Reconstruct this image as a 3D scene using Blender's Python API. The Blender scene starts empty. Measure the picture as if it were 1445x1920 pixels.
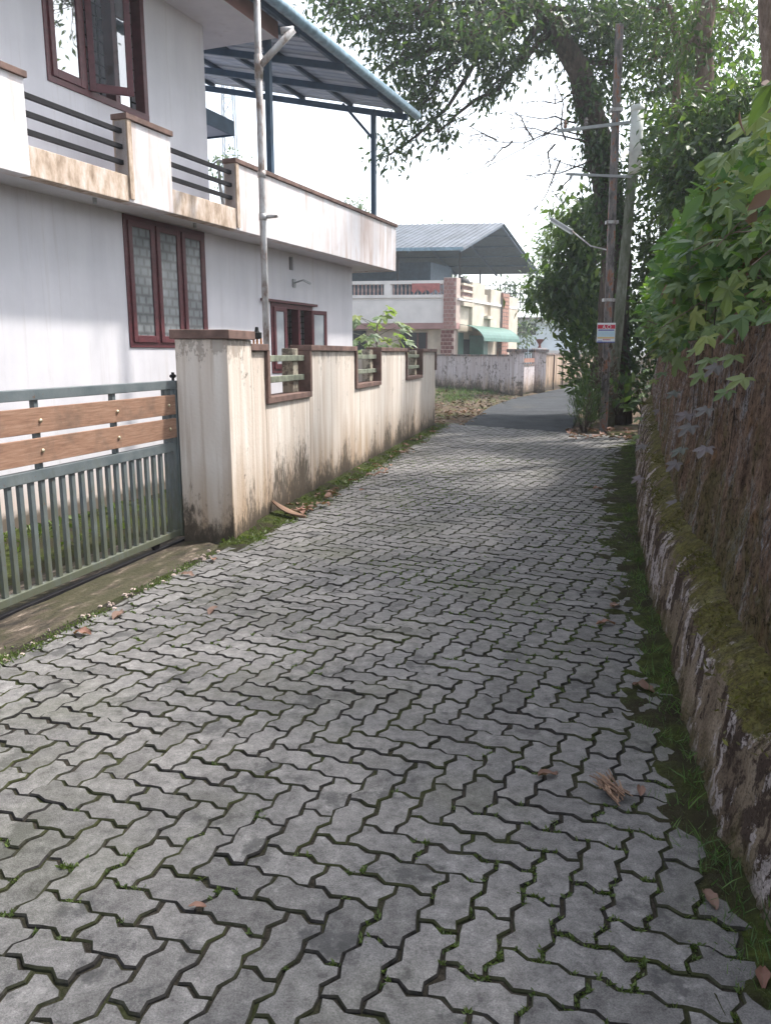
import bpy, math, random
import numpy as np
from math import sin, cos, pi, radians, atan2, hypot
from mathutils import Vector, Matrix, noise as mn

random.seed(7); rng = np.random.default_rng(11)
sc = bpy.context.scene
COL = sc.collection

# ------------------------------------------------------------------ camera, sky, sun, exposure
CAM_H = 1.55; FPX = 1500.0; CX, CY = 722.5, 960.0; HORIZ = 662.0
PITCH = math.atan((CY - HORIZ) / FPX)
cam_d = bpy.data.cameras.new('camera'); cam = bpy.data.objects.new('camera', cam_d); COL.objects.link(cam)
cam.location = (0, 0, CAM_H); cam.rotation_euler = (pi / 2 - PITCH, 0, 0)
cam_d.sensor_fit = 'HORIZONTAL'; cam_d.sensor_width = 36; cam_d.lens = FPX / 1445 * 36
cam_d.clip_start = 0.05; cam_d.clip_end = 2000
sc.camera = cam

SUN_EL = radians(55); SUN_AZ = radians(60)            # azimuth from +Y towards +X
world = bpy.data.worlds.new('World'); sc.world = world; world.use_nodes = True
wn = world.node_tree.nodes; wl = world.node_tree.links
bg = wn['Background']; sky = wn.new('ShaderNodeTexSky'); sky.sky_type = 'NISHITA'; sky.sun_disc = False
sky.sun_elevation = SUN_EL; sky.sun_rotation = SUN_AZ; sky.air_density = 1.0; sky.dust_density = 3.0; sky.ozone_density = 1.0
bw = wn.new('ShaderNodeRGBToBW'); wl.new(sky.outputs[0], bw.inputs[0])          # thin bright cloud veil takes most of the blue away
tint = wn.new('ShaderNodeMixRGB'); tint.blend_type = 'MULTIPLY'; tint.inputs[0].default_value = 1; wl.new(bw.outputs[0], tint.inputs[1]); tint.inputs[2].default_value = (0.97, 1.0, 1.03, 1)
veil = wn.new('ShaderNodeMixRGB'); veil.inputs[0].default_value = 0.72; wl.new(sky.outputs[0], veil.inputs[1]); wl.new(tint.outputs[0], veil.inputs[2])
wl.new(veil.outputs[0], bg.inputs[0]); bg.inputs[1].default_value = 0.15
sun_d = bpy.data.lights.new('sun', 'SUN'); sun = bpy.data.objects.new('sun', sun_d); COL.objects.link(sun)
sun_d.energy = 2.0; sun_d.angle = radians(2.5); sun_d.color = (1.0, 0.95, 0.87)
to_sun = Vector((sin(SUN_AZ) * cos(SUN_EL), cos(SUN_AZ) * cos(SUN_EL), sin(SUN_EL)))
sun.rotation_euler = to_sun.to_track_quat('Z', 'Y').to_euler(); sun.location = (8, 6, 25)
vs = sc.view_settings; vs.view_transform = 'Standard'; vs.look = 'None'; vs.gamma = 1; vs.exposure = 1.85; vs.use_curve_mapping = False
sc.cycles.max_bounces = 6; sc.cycles.transparent_max_bounces = 6; sc.cycles.use_denoising = True

# ------------------------------------------------------------------ pixel helpers (a pixel gives a direction only)
_F = Vector((0, cos(PITCH), -sin(PITCH))); _U = Vector((0, sin(PITCH), cos(PITCH))); _R = Vector((1, 0, 0))
def ray(px, py): return _F + _R * ((px - CX) / FPX) - _U * ((py - CY) / FPX)
def gp(px, py, z=0.0):
    d = ray(px, py); t = (z - CAM_H) / d.z
    return Vector((d.x * t, d.y * t, z))
def at(px, py, Y):
    d = ray(px, py); t = Y / d.y
    return Vector((d.x * t, Y, CAM_H + d.z * t))

# ------------------------------------------------------------------ materials
class NT:
    def __init__(s, name, rough=0.8, spec=0.3):
        s.m = bpy.data.materials.new(name); s.m.use_nodes = True
        s.t = s.m.node_tree; s.b = s.t.nodes['Principled BSDF']; s.out = s.t.nodes['Material Output']
        s.b.inputs['Roughness'].default_value = rough; s.b.inputs['Specular IOR Level'].default_value = spec
        s.geo = s.t.nodes.new('ShaderNodeNewGeometry'); s.pos = s.geo.outputs['Position']; s.isl = s.geo.outputs['Random Per Island']
    def n(s, typ): return s.t.nodes.new(typ)
    def set(s, sock, v):
        if isinstance(v, bpy.types.NodeSocket): s.t.links.new(v, sock)
        else: sock.default_value = (tuple(v) + (1,))[:4] if hasattr(v, '__len__') and sock.type == 'RGBA' else v
    def scale(s, vec, k):
        v = s.n('ShaderNodeVectorMath'); v.operation = 'MULTIPLY'; s.set(v.inputs[0], vec); v.inputs[1].default_value = k; return v.outputs[0]
    def noise(s, scale=5, detail=4, rough=0.55, vec=None, k=None, dist=0):
        v = vec or s.pos
        if k: v = s.scale(v, k)
        q = s.n('ShaderNodeTexNoise'); s.set(q.inputs['Vector'], v); q.inputs['Scale'].default_value = scale
        q.inputs['Detail'].default_value = detail; q.inputs['Roughness'].default_value = rough; q.inputs['Distortion'].default_value = dist
        return q.outputs['Fac']
    def ramp(s, f, stops, smooth=False):
        r = s.n('ShaderNodeValToRGB'); s.set(r.inputs[0], f); e = r.color_ramp.elements
        if smooth: r.color_ramp.interpolation = 'EASE'
        while len(e) < len(stops): e.new(0.5)
        for el, (p, c) in zip(e, stops):
            el.position = p; el.color = (c, c, c, 1) if not hasattr(c, '__len__') else tuple(c) + (1,)
        return r.outputs[0]
    def mix(s, f, a, b, mode='MIX'):
        q = s.n('ShaderNodeMixRGB'); q.blend_type = mode; s.set(q.inputs[0], f); s.set(q.inputs[1], a); s.set(q.inputs[2], b); return q.outputs[0]
    def math(s, op, a, b=0.0, clamp=False):
        q = s.n('ShaderNodeMath'); q.operation = op; q.use_clamp = clamp; s.set(q.inputs[0], a); s.set(q.inputs[1], b); return q.outputs[0]
    def z(s):
        q = s.n('ShaderNodeSeparateXYZ'); s.set(q.inputs[0], s.pos); return q.outputs[2]
    def zramp(s, z0, z1):
        q = s.n('ShaderNodeMapRange'); s.set(q.inputs[0], s.z()); q.inputs[1].default_value = z0; q.inputs[2].default_value = z1; return q.outputs[0]
    def bump(s, h, strength=0.4, dist=0.02):
        q = s.n('ShaderNodeBump'); q.inputs['Strength'].default_value = strength; q.inputs['Distance'].default_value = dist
        s.set(q.inputs['Height'], h); s.t.links.new(q.outputs[0], s.b.inputs['Normal'])
    def col(s, c): s.set(s.b.inputs['Base Color'], c); return s
    def rough(s, r): s.set(s.b.inputs['Roughness'], r); return s
    def objrand(s): q = s.n('ShaderNodeObjectInfo'); return q.outputs['Random']

MAT = {}
def simple(name, c, rough=0.7, var=0.15, scale=6, bump=0.0, spec=0.3, metal=0.0):
    n = NT(name, rough, spec); f = n.noise(scale, 5)
    d = [max(0, x * (1 - var * 2)) for x in c]; l = [min(1, x * (1 + var)) for x in c]
    n.col(n.ramp(f, [(0.3, d), (0.7, l)])); n.b.inputs['Metallic'].default_value = metal
    if bump: n.bump(n.noise(scale * 6, 5), bump, 0.01)
    MAT[name] = n.m; return n.m

def make_materials():
    # pavers
    n = NT('paver', 0.85, 0.25)
    big = n.noise(0.7, 3); mid = n.noise(16, 9, 0.75); fine = n.noise(210, 3, 0.75)
    rnd = n.math('ADD', n.objrand(), n.isl)
    rnd = n.math('FRACT', rnd)
    c = n.ramp(mid, [(0.32, (0.07, 0.067, 0.066)), (0.44, (0.145, 0.139, 0.138)), (0.55, (0.19, 0.183, 0.181)), (0.68, (0.275, 0.266, 0.262))])
    c = n.mix(0.75, c, n.ramp(rnd, [(0, 0.66), (0.4, 0.92), (1, 1.12)]), 'MULTIPLY')
    c = n.mix(0.8, c, n.ramp(fine, [(0.32, 0.5), (0.5, 0.95), (0.7, 1.4)]), 'MULTIPLY')
    c = n.mix(0.6, c, n.ramp(big, [(0.3, 0.72), (0.6, 1.05)]), 'MULTIPLY')
    stain = n.ramp(n.noise(3.6, 7, 0.72), [(0.555, 0), (0.62, 1)])
    c = n.mix(n.math('MULTIPLY', stain, 0.7), c, (0.045, 0.045, 0.046))
    pale = n.ramp(n.noise(5, 6, 0.7), [(0.64, 0), (0.72, 1)]); c = n.mix(n.math('MULTIPLY', pale, 0.3), c, (0.38, 0.37, 0.36))
    green = n.ramp(n.noise(1.1, 4), [(0.5, 0), (0.75, 1)])
    c = n.mix(n.math('MULTIPLY', green, 0.4), c, (0.085, 0.09, 0.045))
    n.col(c); n.bump(n.math('ADD', fine, n.math('MULTIPLY', mid, 1.2)), 0.8, 0.005)
    n.rough(n.ramp(n.noise(4, 3), [(0.3, 0.6), (0.7, 0.9)])); MAT['paver'] = n.m
    n = NT('paver_flank', 0.95, 0.1); n.col(n.mix(n.ramp(n.noise(3, 4), [(0.45, 0), (0.6, .8)]), n.ramp(n.noise(40, 4), [(0.3, (0.016, 0.015, 0.014)), (0.7, (0.05, 0.046, 0.044))]), (0.05, 0.055, 0.022))); n.bump(n.noise(120, 4), .6, .004); MAT['paver_flank'] = n.m
    # joint soil with moss
    n = NT('joint_soil', 0.95, 0.1)
    c = n.ramp(n.noise(60, 4), [(0.3, (0.014, 0.013, 0.01)), (0.7, (0.045, 0.038, 0.03))])
    m = n.ramp(n.noise(2.4, 4), [(0.48, 0), (0.62, 1)])
    n.col(n.mix(n.math('MULTIPLY', m, 0.7), c, (0.035, 0.045, 0.012))); n.bump(n.noise(120, 4), 0.8, 0.01); MAT['joint_soil'] = n.m
    # soil
    n = NT('soil', 0.95, 0.1)
    c = n.ramp(n.noise(9, 6), [(0.3, (0.05, 0.036, 0.025)), (0.7, (0.14, 0.1, 0.07))])
    g = n.ramp(n.noise(1.3, 5), [(0.5, 0), (0.62, 1)])
    n.col(n.mix(n.math('MULTIPLY', g, 0.7), c, (0.06, 0.075, 0.025))); n.bump(n.noise(30, 6), 0.8, 0.03); MAT['soil'] = n.m
    # moss
    n = NT('moss', 0.95, 0.1)
    c = n.ramp(n.noise(14, 6, 0.7), [(0.3, (0.022, 0.024, 0.009)), (0.5, (0.04, 0.05, 0.014)), (0.72, (0.085, 0.105, 0.025))])
    d = n.ramp(n.noise(2.2, 5), [(0.45, 0), (0.6, 1)])
    n.col(n.mix(n.math('MULTIPLY', d, 0.8), c, (0.035, 0.028, 0.02))); n.bump(n.noise(110, 5), 1.0, 0.02); MAT['moss'] = n.m
    # stained concrete of the ramp
    n = NT('ramp_concrete', 0.75, 0.3)
    along = n.n('ShaderNodeMapping'); n.set(along.inputs[0], n.pos); along.inputs['Rotation'].default_value = (0, 0, radians(15.9)); av = along.outputs[0]
    c = n.ramp(n.noise(4, 7, 0.7, vec=av, k=(4, 1, 1)), [(0.4, (0.018, 0.014, 0.01)), (0.5, (0.055, 0.042, 0.03)), (0.58, (0.1, 0.078, 0.058)), (0.66, (0.3, 0.24, 0.2))])
    g = n.ramp(n.noise(2.2, 6, 0.7, vec=av, k=(2, .7, 1)), [(0.44, 0), (0.54, 1)])
    c = n.mix(n.math('MULTIPLY', g, 0.8), c, (0.04, 0.038, 0.016))
    n.col(c); n.bump(n.noise(30, 7, 0.7), 0.8, 0.02); MAT['ramp_concrete'] = n.m
    # asphalt
    n = NT('asphalt', 0.95, 0.08)
    c = n.ramp(n.noise(45, 6, 0.8), [(0.36, (0.014, 0.015, 0.018)), (0.5, (0.042, 0.045, 0.05)), (0.64, (0.11, 0.112, 0.118))])
    c = n.mix(0.9, c, n.ramp(n.noise(1.4, 7, .7), [(0.3, 0.6), (0.7, 1.4)]), 'MULTIPLY'); c = n.mix(n.ramp(n.noise(.6, 6, .7), [(.55, 0), (.68, .5)]), c, (.1, .09, .075))
    n.col(c); n.bump(n.noise(150, 3), 0.7, 0.01); MAT['asphalt'] = n.m
    # house paint, faint lavender white with light grime
    n = NT('house_paint', 0.6, 0.3)
    s1 = n.noise(1.0, 5, k=(5, 5, 0.5)); c = n.ramp(s1, [(0.3, (0.645, 0.63, 0.675)), (0.7, (0.71, 0.695, 0.735))])
    c = n.mix(1.0, c, n.ramp(n.noise(0.8, 6, .65), [(.35, .88), (.6, 1.0)]), 'MULTIPLY'); c = n.mix(n.math('MULTIPLY', n.ramp(n.noise(1, 6, .65, k=(11, 11, .5)), [(.56, 0), (.7, 1)]), .3), c, (.42, .38, .36)); c = n.mix(n.math('MULTIPLY', n.ramp(n.math('ADD', n.zramp(2.2, 3.0), n.math('MULTIPLY', n.math('SUBTRACT', n.noise(1, 6, .7, k=(6, 6, .8)), .5), 1.6)), [(.7, 0), (1.2, 1)]), .0), c, (.4, .35, .3))
    base = n.math('ADD', n.zramp(0.55, 0.02), n.math('MULTIPLY', n.noise(6, 5), 0.5))
    c = n.mix(n.ramp(base, [(0.35, 0), (0.9, 0.6)]), c, (0.62, 0.47, 0.37))
    c = n.mix(n.ramp(base, [(1.12, 0), (1.3, 0.85)]) if False else n.ramp(n.math('ADD', n.zramp(0.2, 0.0), n.math('MULTIPLY', n.noise(14, 5), 0.7)), [(0.6, 0), (1.0, 0.9)]), c, (0.09, 0.07, 0.05))
    n.col(c); n.bump(n.noise(60, 4), 0.06, 0.01); MAT['house_paint'] = n.m
    # parapet: cream-pink with ochre run-off
    n = NT('parapet_paint', 0.75, 0.2)
    st = n.noise(1.0, 5, 0.6, k=(7, 7, 0.7)); c = n.ramp(st, [(0.3, (0.5, 0.4, 0.37)), (0.44, (0.64, 0.58, 0.58)), (0.6, (0.7, 0.68, 0.71))])
    dirt = n.ramp(n.noise(4, 6, 0.65, k=(2, 2, 1)), [(0.52, 0), (0.68, 1)])
    c = n.mix(n.math('MULTIPLY', dirt, 0.22), c, (0.42, 0.3, 0.24))
    n.col(c); n.bump(n.noise(40, 4), 0.1, 0.01); MAT['parapet_paint'] = n.m
    n = NT('parapet_dirty', 0.8, 0.2)
    c = n.ramp(n.noise(5, 6, 0.65, k=(2, 2, 0.8)), [(0.32, (0.25, 0.18, 0.13)), (0.5, (0.5, 0.39, 0.31)), (0.7, (0.68, 0.6, 0.56))])
    n.col(c); n.bump(n.noise(40, 4), 0.15, 0.01); MAT['parapet_dirty'] = n.m
    # boundary wall: off-white plaster, run-off streaks, mould at the foot
    def stained(name, light, mid, dark, foot=0.7, streak=1.0, mould=(0.06, 0.047, 0.035), peel=0.0):
        n = NT(name, 0.85, 0.2)
        st = n.noise(1.0, 6, 0.6, k=(6, 6, 0.45)); st2 = n.noise(1.0, 5, 0.6, k=(22, 22, 0.8))
        bands = n.noise(1.0, 4, 0.5, k=(3.2, 3.2, 0.12))
        c = n.ramp(bands, [(0.36, mid), (0.47, light), (0.55, mid), (0.66, light)])
        c = n.mix(n.math('MULTIPLY', n.ramp(st, [(0.42, 1), (0.6, 0)]), 0.55), c, mid)
        c = n.mix(n.math('MULTIPLY', n.ramp(st2, [(0.5, 0), (0.68, 1)]), 0.6 * streak), c, dark)
        z = n.zramp(0.9, 0.0)
        tan = n.math('ADD', z, n.math('MULTIPLY', n.math('SUBTRACT', st, 0.5), 1.6))
        c = n.mix(n.ramp(tan, [(0.25, 0), (0.9, 0.8)]), c, (0.36, 0.25, 0.16))
        mo = n.math('ADD', n.zramp(foot, 0.0), n.math('ADD', n.math('MULTIPLY', n.math('SUBTRACT', n.noise(1.6, 4, 0.6, k=(1, 1, .3)), 0.5), 2.4), n.math('MULTIPLY', n.math('SUBTRACT', n.noise(24, 6, 0.75, k=(1, 1, .35)), 0.5), 2.2)))
        c = n.mix(n.ramp(mo, [(0.42, 0), (0.85, 0.88)]), c, mould)
        top = n.math('ADD', n.zramp(1.05, 1.62), n.math('MULTIPLY', n.math('SUBTRACT', n.noise(9, 7, 0.75, k=(1, 1, .45)), 0.5), 3.4)); c = n.mix(n.ramp(top, [(1.05, 0), (1.3, 0.6)] if False else [(0.92, 0), (1.0, 0.55)]), c, (0.2, 0.16, 0.13))
        low = n.math('ADD', n.zramp(0.3, 0.02), n.math('MULTIPLY', n.math('SUBTRACT', n.noise(18, 6, 0.75, k=(1, 1, .5)), 0.5), 1.8)); c = n.mix(n.ramp(low, [(0.45, 0), (0.9, 0.85)]), c, mould)
        sp = n.ramp(n.math('ADD', n.noise(7, 7, 0.75), n.math('MULTIPLY', n.math('SUBTRACT', n.noise(1.5, 3), 0.5), 0.5)), [(0.66 - peel, 0), (0.74 - peel, 0.85)])
        c = n.mix(sp, c, (0.1, 0.085, 0.07))
        n.col(c); n.bump(n.noise(30, 6), 0.25, 0.012); MAT[name] = n.m
    stained('wall_plaster', (0.74, 0.69, 0.64), (0.6, 0.515, 0.45), (0.38, 0.28, 0.21), streak=0.85)
    stained('far_wall_plaster', (0.62, 0.58, 0.6), (0.46, 0.4, 0.4), (0.3, 0.23, 0.21), foot=0.8, streak=1.5, peel=0.12)
    stained('far_wall_streaked', (0.72, 0.56, 0.42), (0.2, 0.13, 0.1), (0.1, 0.065, 0.05), foot=0.8, streak=1.6)
    stained('mossy_post', (0.55, 0.5, 0.42), (0.3, 0.26, 0.2), (0.15, 0.13, 0.1), foot=0.3, peel=0.16)
    simple('coping', (0.17, 0.105, 0.088), 0.8, 0.25, 7, 0.2)
    simple('mossy_rail', (0.2, 0.215, 0.165), 0.85, 0.3, 9, 0.3)
    # maroon joinery
    n = NT('maroon', 0.4, 0.4); n.col(n.ramp(n.noise(3, 5, k=(3, 3, 8)), [(0.3, (0.075, 0.02, 0.026)), (0.7, (0.125, 0.034, 0.042))])); MAT['maroon'] = n.m
    simple('dark_iron', (0.014, 0.013, 0.016), 0.6, 0.2, spec=0.15)
    simple('interior', (0.05, 0.045, 0.045), 0.9, 0.1)
    n = NT('window_glass', 0.03, 0.8); n.b.inputs['Base Color'].default_value = (0.02, 0.022, 0.028, 1); n.b.inputs['Alpha'].default_value = 0.25; MAT['window_glass'] = n.m
    n = NT('mirror_glass', 0.02, 1.0); n.b.inputs['Base Color'].default_value = (0.03, 0.035, 0.045, 1); n.b.inputs['IOR'].default_value = 2.6; MAT['mirror_glass'] = n.m
    n = NT('frosted_glass', 0.25, 0.6); n.col(n.ramp(n.noise(4, 3), [(0.3, (0.3, 0.32, 0.35)), (0.7, (0.42, 0.44, 0.47))])); MAT['frosted_glass'] = n.m
    n = NT('lace', 0.1, 0.6); b = n.n('ShaderNodeTexBrick'); b.inputs['Scale'].default_value = 1; b.inputs['Brick Width'].default_value = 0.12; b.inputs['Row Height'].default_value = 0.1
    b.inputs['Mortar Size'].default_value = 0.03; b.inputs['Mortar Smooth'].default_value = 1.0; b.inputs[1].default_value = (0.26, 0.28, 0.3, 1); b.inputs[2].default_value = (0.2, 0.215, 0.23, 1); b.inputs[3].default_value = (0.07, 0.072, 0.078, 1)
    tc = n.n('ShaderNodeTexCoord'); mp = n.n('ShaderNodeMapping'); mp.inputs['Rotation'].default_value = (pi / 2, 0, 0); n.t.links.new(tc.outputs['Object'], mp.inputs[0]); n.t.links.new(mp.outputs[0], b.inputs['Vector'])
    n.col(n.mix(0.45, b.outputs[0], n.ramp(n.noise(6, 3), [(0.3, (0.08, 0.08, 0.085)), (0.7, (0.26, 0.27, 0.28))]))); MAT['lace'] = n.m
    # gate paint
    n = NT('gate_paint', 0.5, 0.4)
    c = n.ramp(n.noise(6, 5), [(0.3, (0.085, 0.105, 0.115)), (0.7, (0.145, 0.165, 0.172))])
    g = n.math('ADD', n.zramp(1.0, 0.1), n.math('MULTIPLY', n.math('SUBTRACT', n.noise(5, 6, 0.7, k=(3, 3, 1)), 0.5), 2.0))
    c = n.mix(n.ramp(g, [(0.25, 0), (1.0, 0.85)]), c, (0.085, 0.09, 0.055)); c = n.mix(n.ramp(n.noise(22, 7, .75), [(.62, 0), (.68, .85)]), c, (.12, .06, .035)); n.col(c); n.bump(n.noise(60, 5), .15, .004); MAT['gate_paint'] = n.m
    n = NT('gate_board', 0.55, 0.3); st = n.noise(3, 6, 0.6, k=(3, 2.2, 34)); n.col(n.ramp(st, [(0.25, (0.17, 0.09, 0.06)), (0.5, (0.27, 0.155, 0.105)), (0.72, (0.33, 0.21, 0.15))])); n.bump(st, 0.1, 0.005); n.col(n.mix(n.ramp(n.noise(5, 6, .7), [(.5, 0), (.72, .6)]), n.b.inputs['Base Color'].links[0].from_socket, (0.1, 0.075, 0.06))); MAT['gate_board'] = n.m
    simple('brass', (0.55, 0.47, 0.33), 0.3, 0.15, 20, metal=0.8)
    # galvanised / rusty
    n = NT('galvanised', 0.5, 0.4); st = n.noise(4, 6, 0.7, k=(2, 2, 1)); n.col(n.ramp(st, [(0.35, (0.2, 0.14, 0.11)), (0.48, (0.42, 0.4, 0.4)), (0.7, (0.6, 0.6, 0.61))])); n.b.inputs['Metallic'].default_value = 0.2; MAT['galvanised'] = n.m
    n = NT('rusty', 0.85, 0.2); st = n.noise(3, 6, 0.7, k=(3, 3, 1)); n.col(n.ramp(st, [(0.3, (0.05, 0.044, 0.043)), (0.45, (0.13, 0.115, 0.11)), (0.54, (0.22, 0.2, 0.195)), (0.62, (0.3, 0.11, 0.05)), (0.68, (0.14, 0.11, 0.1)), (0.75, (0.4, 0.37, 0.35))])); n.bump(st, 0.4, 0.01); MAT['rusty'] = n.m
    n = NT('mossy_pole', 0.85, 0.2); st = n.noise(3, 6, 0.7, k=(3, 3, 1)); n.col(n.ramp(st, [(0.32, (0.07, 0.08, 0.045)), (0.55, (0.16, 0.17, 0.13)), (0.72, (0.27, 0.27, 0.24))])); MAT['mossy_pole'] = n.m
    simple('white_plastic', (0.78, 0.8, 0.78), 0.5, 0.12, 5)
    # awning metal
    n = NT('roof_underside', 0.45, 0.4)
    c = n.ramp(n.noise(2, 4), [(0.3, (0.27, 0.32, 0.4)), (0.7, (0.38, 0.42, 0.49))]); n.col(c); MAT['roof_underside'] = n.m
    simple('blue_steel', (0.045, 0.085, 0.14), 0.45, 0.15)
    simple('gutter_blue', (0.22, 0.33, 0.42), 0.4, 0.2, 10)
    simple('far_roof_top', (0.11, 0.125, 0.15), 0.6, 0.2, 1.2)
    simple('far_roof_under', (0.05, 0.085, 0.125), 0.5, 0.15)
    simple('cream_paint', (0.56, 0.49, 0.4), 0.8, 0.12, 2)
    simple('white_paint', (0.72, 0.69, 0.68), 0.7, 0.06, 2)
    simple('pink_paint', (0.36, 0.21, 0.2), 0.8, 0.12, 2)
    simple('mortar', (0.45, 0.36, 0.32), 0.9, 0.1, 8)
    simple('brick_pink', (0.34, 0.185, 0.17), 0.85, 0.2, 12)
    simple('brick_dark', (0.16, 0.06, 0.055), 0.85, 0.2, 12)
    simple('brick_orange', (0.4, 0.22, 0.17), 0.85, 0.2, 12)
    simple('baluster_brown', (0.42, 0.29, 0.27), 0.8, 0.15)
    simple('red_cloth', (0.42, 0.14, 0.13), 0.8, 0.15)
    simple('green_sheet', (0.05, 0.13, 0.1), 0.45, 0.15, 3)
    simple('pale_blue_wall', (0.7, 0.78, 0.84), 0.8, 0.08, 1)
    simple('steel_lattice', (0.35, 0.4, 0.46), 0.6, 0.1)
    simple('rope_black', (0.012, 0.012, 0.013), 0.6, 0.1)
    simple('orange_pipe', (0.5, 0.2, 0.07), 0.5, 0.1)
    simple('lamp_grey', (0.35, 0.36, 0.37), 0.5, 0.1)
    for nm, c in dict(sign_white=(0.75, 0.77, 0.8), sign_red=(0.55, 0.03, 0.06), sign_blue=(0.1, 0.12, 0.4), sign_yellow=(0.75, 0.58, 0.3), sign_sky=(0.5, 0.65, 0.75)).items(): simple(nm, c, 0.5, 0.03)
    # bark
    n = NT('bark', 0.95, 0.1); st = n.noise(4, 6, 0.7, k=(4, 4, 0.8)); n.col(n.ramp(st, [(0.3, (0.03, 0.024, 0.02)), (0.55, (0.1, 0.075, 0.06)), (0.75, (0.2, 0.17, 0.15))])); n.bump(st, 0.8, 0.04); MAT['bark'] = n.m
    n = NT('bark_pale', 0.95, 0.1); st = n.noise(4, 6, 0.7, k=(4, 4, 0.8)); n.col(n.ramp(st, [(0.3, (0.09, 0.06, 0.045)), (0.55, (0.22, 0.16, 0.13)), (0.75, (0.34, 0.27, 0.23))])); n.bump(st, 0.8, 0.04); MAT['bark_pale'] = n.m
    # leaves
    def leafmat(name, cols, trans=0.35, rough=0.42):
        n = NT(name, rough, 0.35)
        r = n.math('FRACT', n.math('ADD', n.objrand(), n.isl))
        c = n.ramp(r, [(i / max(1, len(cols) - 1), q) for i, q in enumerate(cols)])
        c = n.mix(0.5, c, n.ramp(n.noise(0.9, 2), [(0.35, 0.7), (0.65, 1.25)]), 'MULTIPLY')
        n.col(c); tr = n.n('ShaderNodeBsdfTranslucent'); n.set(tr.inputs[0], n.mix(1.0, c, (1.25, 1.35, 0.5), 'MULTIPLY'))
        ms = n.n('ShaderNodeMixShader'); ms.inputs[0].default_value = trans
        n.t.links.new(n.b.outputs[0], ms.inputs[1]); n.t.links.new(tr.outputs[0], ms.inputs[2]); n.t.links.new(ms.outputs[0], n.out.inputs[0]); MAT[name] = n.m
    leafmat('leaf_dark', [(0.03, 0.055, 0.026), (0.05, 0.09, 0.038), (0.08, 0.125, 0.045), (0.04, 0.07, 0.038), (0.1, 0.145, 0.05)], 0.38)
    leafmat('leaf_mid', [(0.045, 0.08, 0.03), (0.065, 0.115, 0.038), (0.1, 0.155, 0.045), (0.05, 0.085, 0.04), (0.13, 0.18, 0.05)], 0.4)
    leafmat('leaf_bright', [(0.05, 0.11, 0.035), (0.085, 0.17, 0.05), (0.13, 0.23, 0.055), (0.06, 0.12, 0.06), (0.16, 0.24, 0.05)], 0.45)
    leafmat('leaf_vine', [(0.1, 0.155, 0.07), (0.14, 0.205, 0.09), (0.19, 0.25, 0.095), (0.11, 0.17, 0.09), (0.25, 0.29, 0.09), (0.13, 0.19, 0.11)], 0.4, 0.5)
    leafmat('leaf_pale', [(0.13, 0.2, 0.1), (0.17, 0.25, 0.12), (0.22, 0.28, 0.14)], 0.4)
    leafmat('leaf_grey', [(0.16, 0.15, 0.15), (0.2, 0.17, 0.19), (0.14, 0.16, 0.14)], 0.2, 0.7)
    leafmat('leaf_dry', [(0.17, 0.085, 0.065), (0.24, 0.135, 0.105), (0.12, 0.07, 0.052), (0.28, 0.18, 0.145)], 0.15, 0.7)
    leafmat('litter', [(0.05, 0.034, 0.025), (0.11, 0.075, 0.055), (0.07, 0.06, 0.04), (0.16, 0.11, 0.085)], 0.1, 0.8)
    leafmat('straw', [(0.2, 0.12, 0.08), (0.34, 0.22, 0.15), (0.12, 0.07, 0.05)], 0.05, 0.8)
    leafmat('grass', [(0.045, 0.085, 0.03), (0.07, 0.13, 0.04), (0.1, 0.17, 0.045)], 0.35)
    leafmat('moss_olive', [(0.07, 0.065, 0.022), (0.11, 0.1, 0.03), (0.14, 0.14, 0.035)], 0.2, 0.8)
    leafmat('moss_leaf', [(0.05, 0.075, 0.02), (0.08, 0.12, 0.03), (0.11, 0.15, 0.04)], 0.3)
    # laterite bank faces
    def warped(n, sc_, amt):
        wob = n.n('ShaderNodeVectorMath'); wob.operation = 'ADD'; n.set(wob.inputs[0], n.pos); w_ = n.n('ShaderNodeTexNoise'); w_.inputs['Scale'].default_value = sc_; w_.inputs['Detail'].default_value = 4; n.set(w_.inputs['Vector'], n.pos); n.set(wob.inputs[1], n.scale(w_.outputs['Color'], (amt,) * 3)); return wob.outputs[0]
    n = NT('plinth_rock', 0.95, 0.1)
    wv = warped(n, 14, .09); k = (1, 1, .5)
    c = n.ramp(n.noise(5, 8, 0.7, vec=wv, k=k), [(0.32, (0.1, 0.072, 0.055)), (0.46, (0.2, 0.155, 0.115)), (0.58, (0.27, 0.215, 0.16)), (0.7, (0.36, 0.3, 0.25))])
    sh = n.ramp(n.noise(7.5, 9, 0.7, vec=wv, k=k), [(0.49, 0), (0.52, 0.92)]); c = n.mix(sh, c, (0.06, 0.041, 0.034))
    pl = n.ramp(n.noise(6.5, 9, 0.68, vec=wv, k=(1, 1, .45)), [(0.535, 0), (0.56, 0.95)]); c = n.mix(pl, c, (0.52, 0.46, 0.45))
    up = n.n('ShaderNodeSeparateXYZ'); n.t.links.new(n.geo.outputs['Normal'], up.inputs[0])
    mo = n.math('ADD', up.outputs[2], n.math('ADD', n.math('MULTIPLY', n.math('SUBTRACT', n.noise(3.5, 6, 0.7), 0.5), 1.8), n.math('MULTIPLY', n.math('SUBTRACT', n.noise(40, 5, 0.7), 0.5), 1.0)))
    mossc = n.ramp(n.noise(17, 8, 0.75), [(0.3, (0.05, 0.04, 0.018)), (0.48, (0.12, 0.105, 0.036)), (0.6, (0.18, 0.17, 0.05)), (0.75, (0.26, 0.235, 0.085))])
    c = n.mix(n.ramp(mo, [(0.55, 0), (0.72, 0.95)]), c, mossc)
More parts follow.
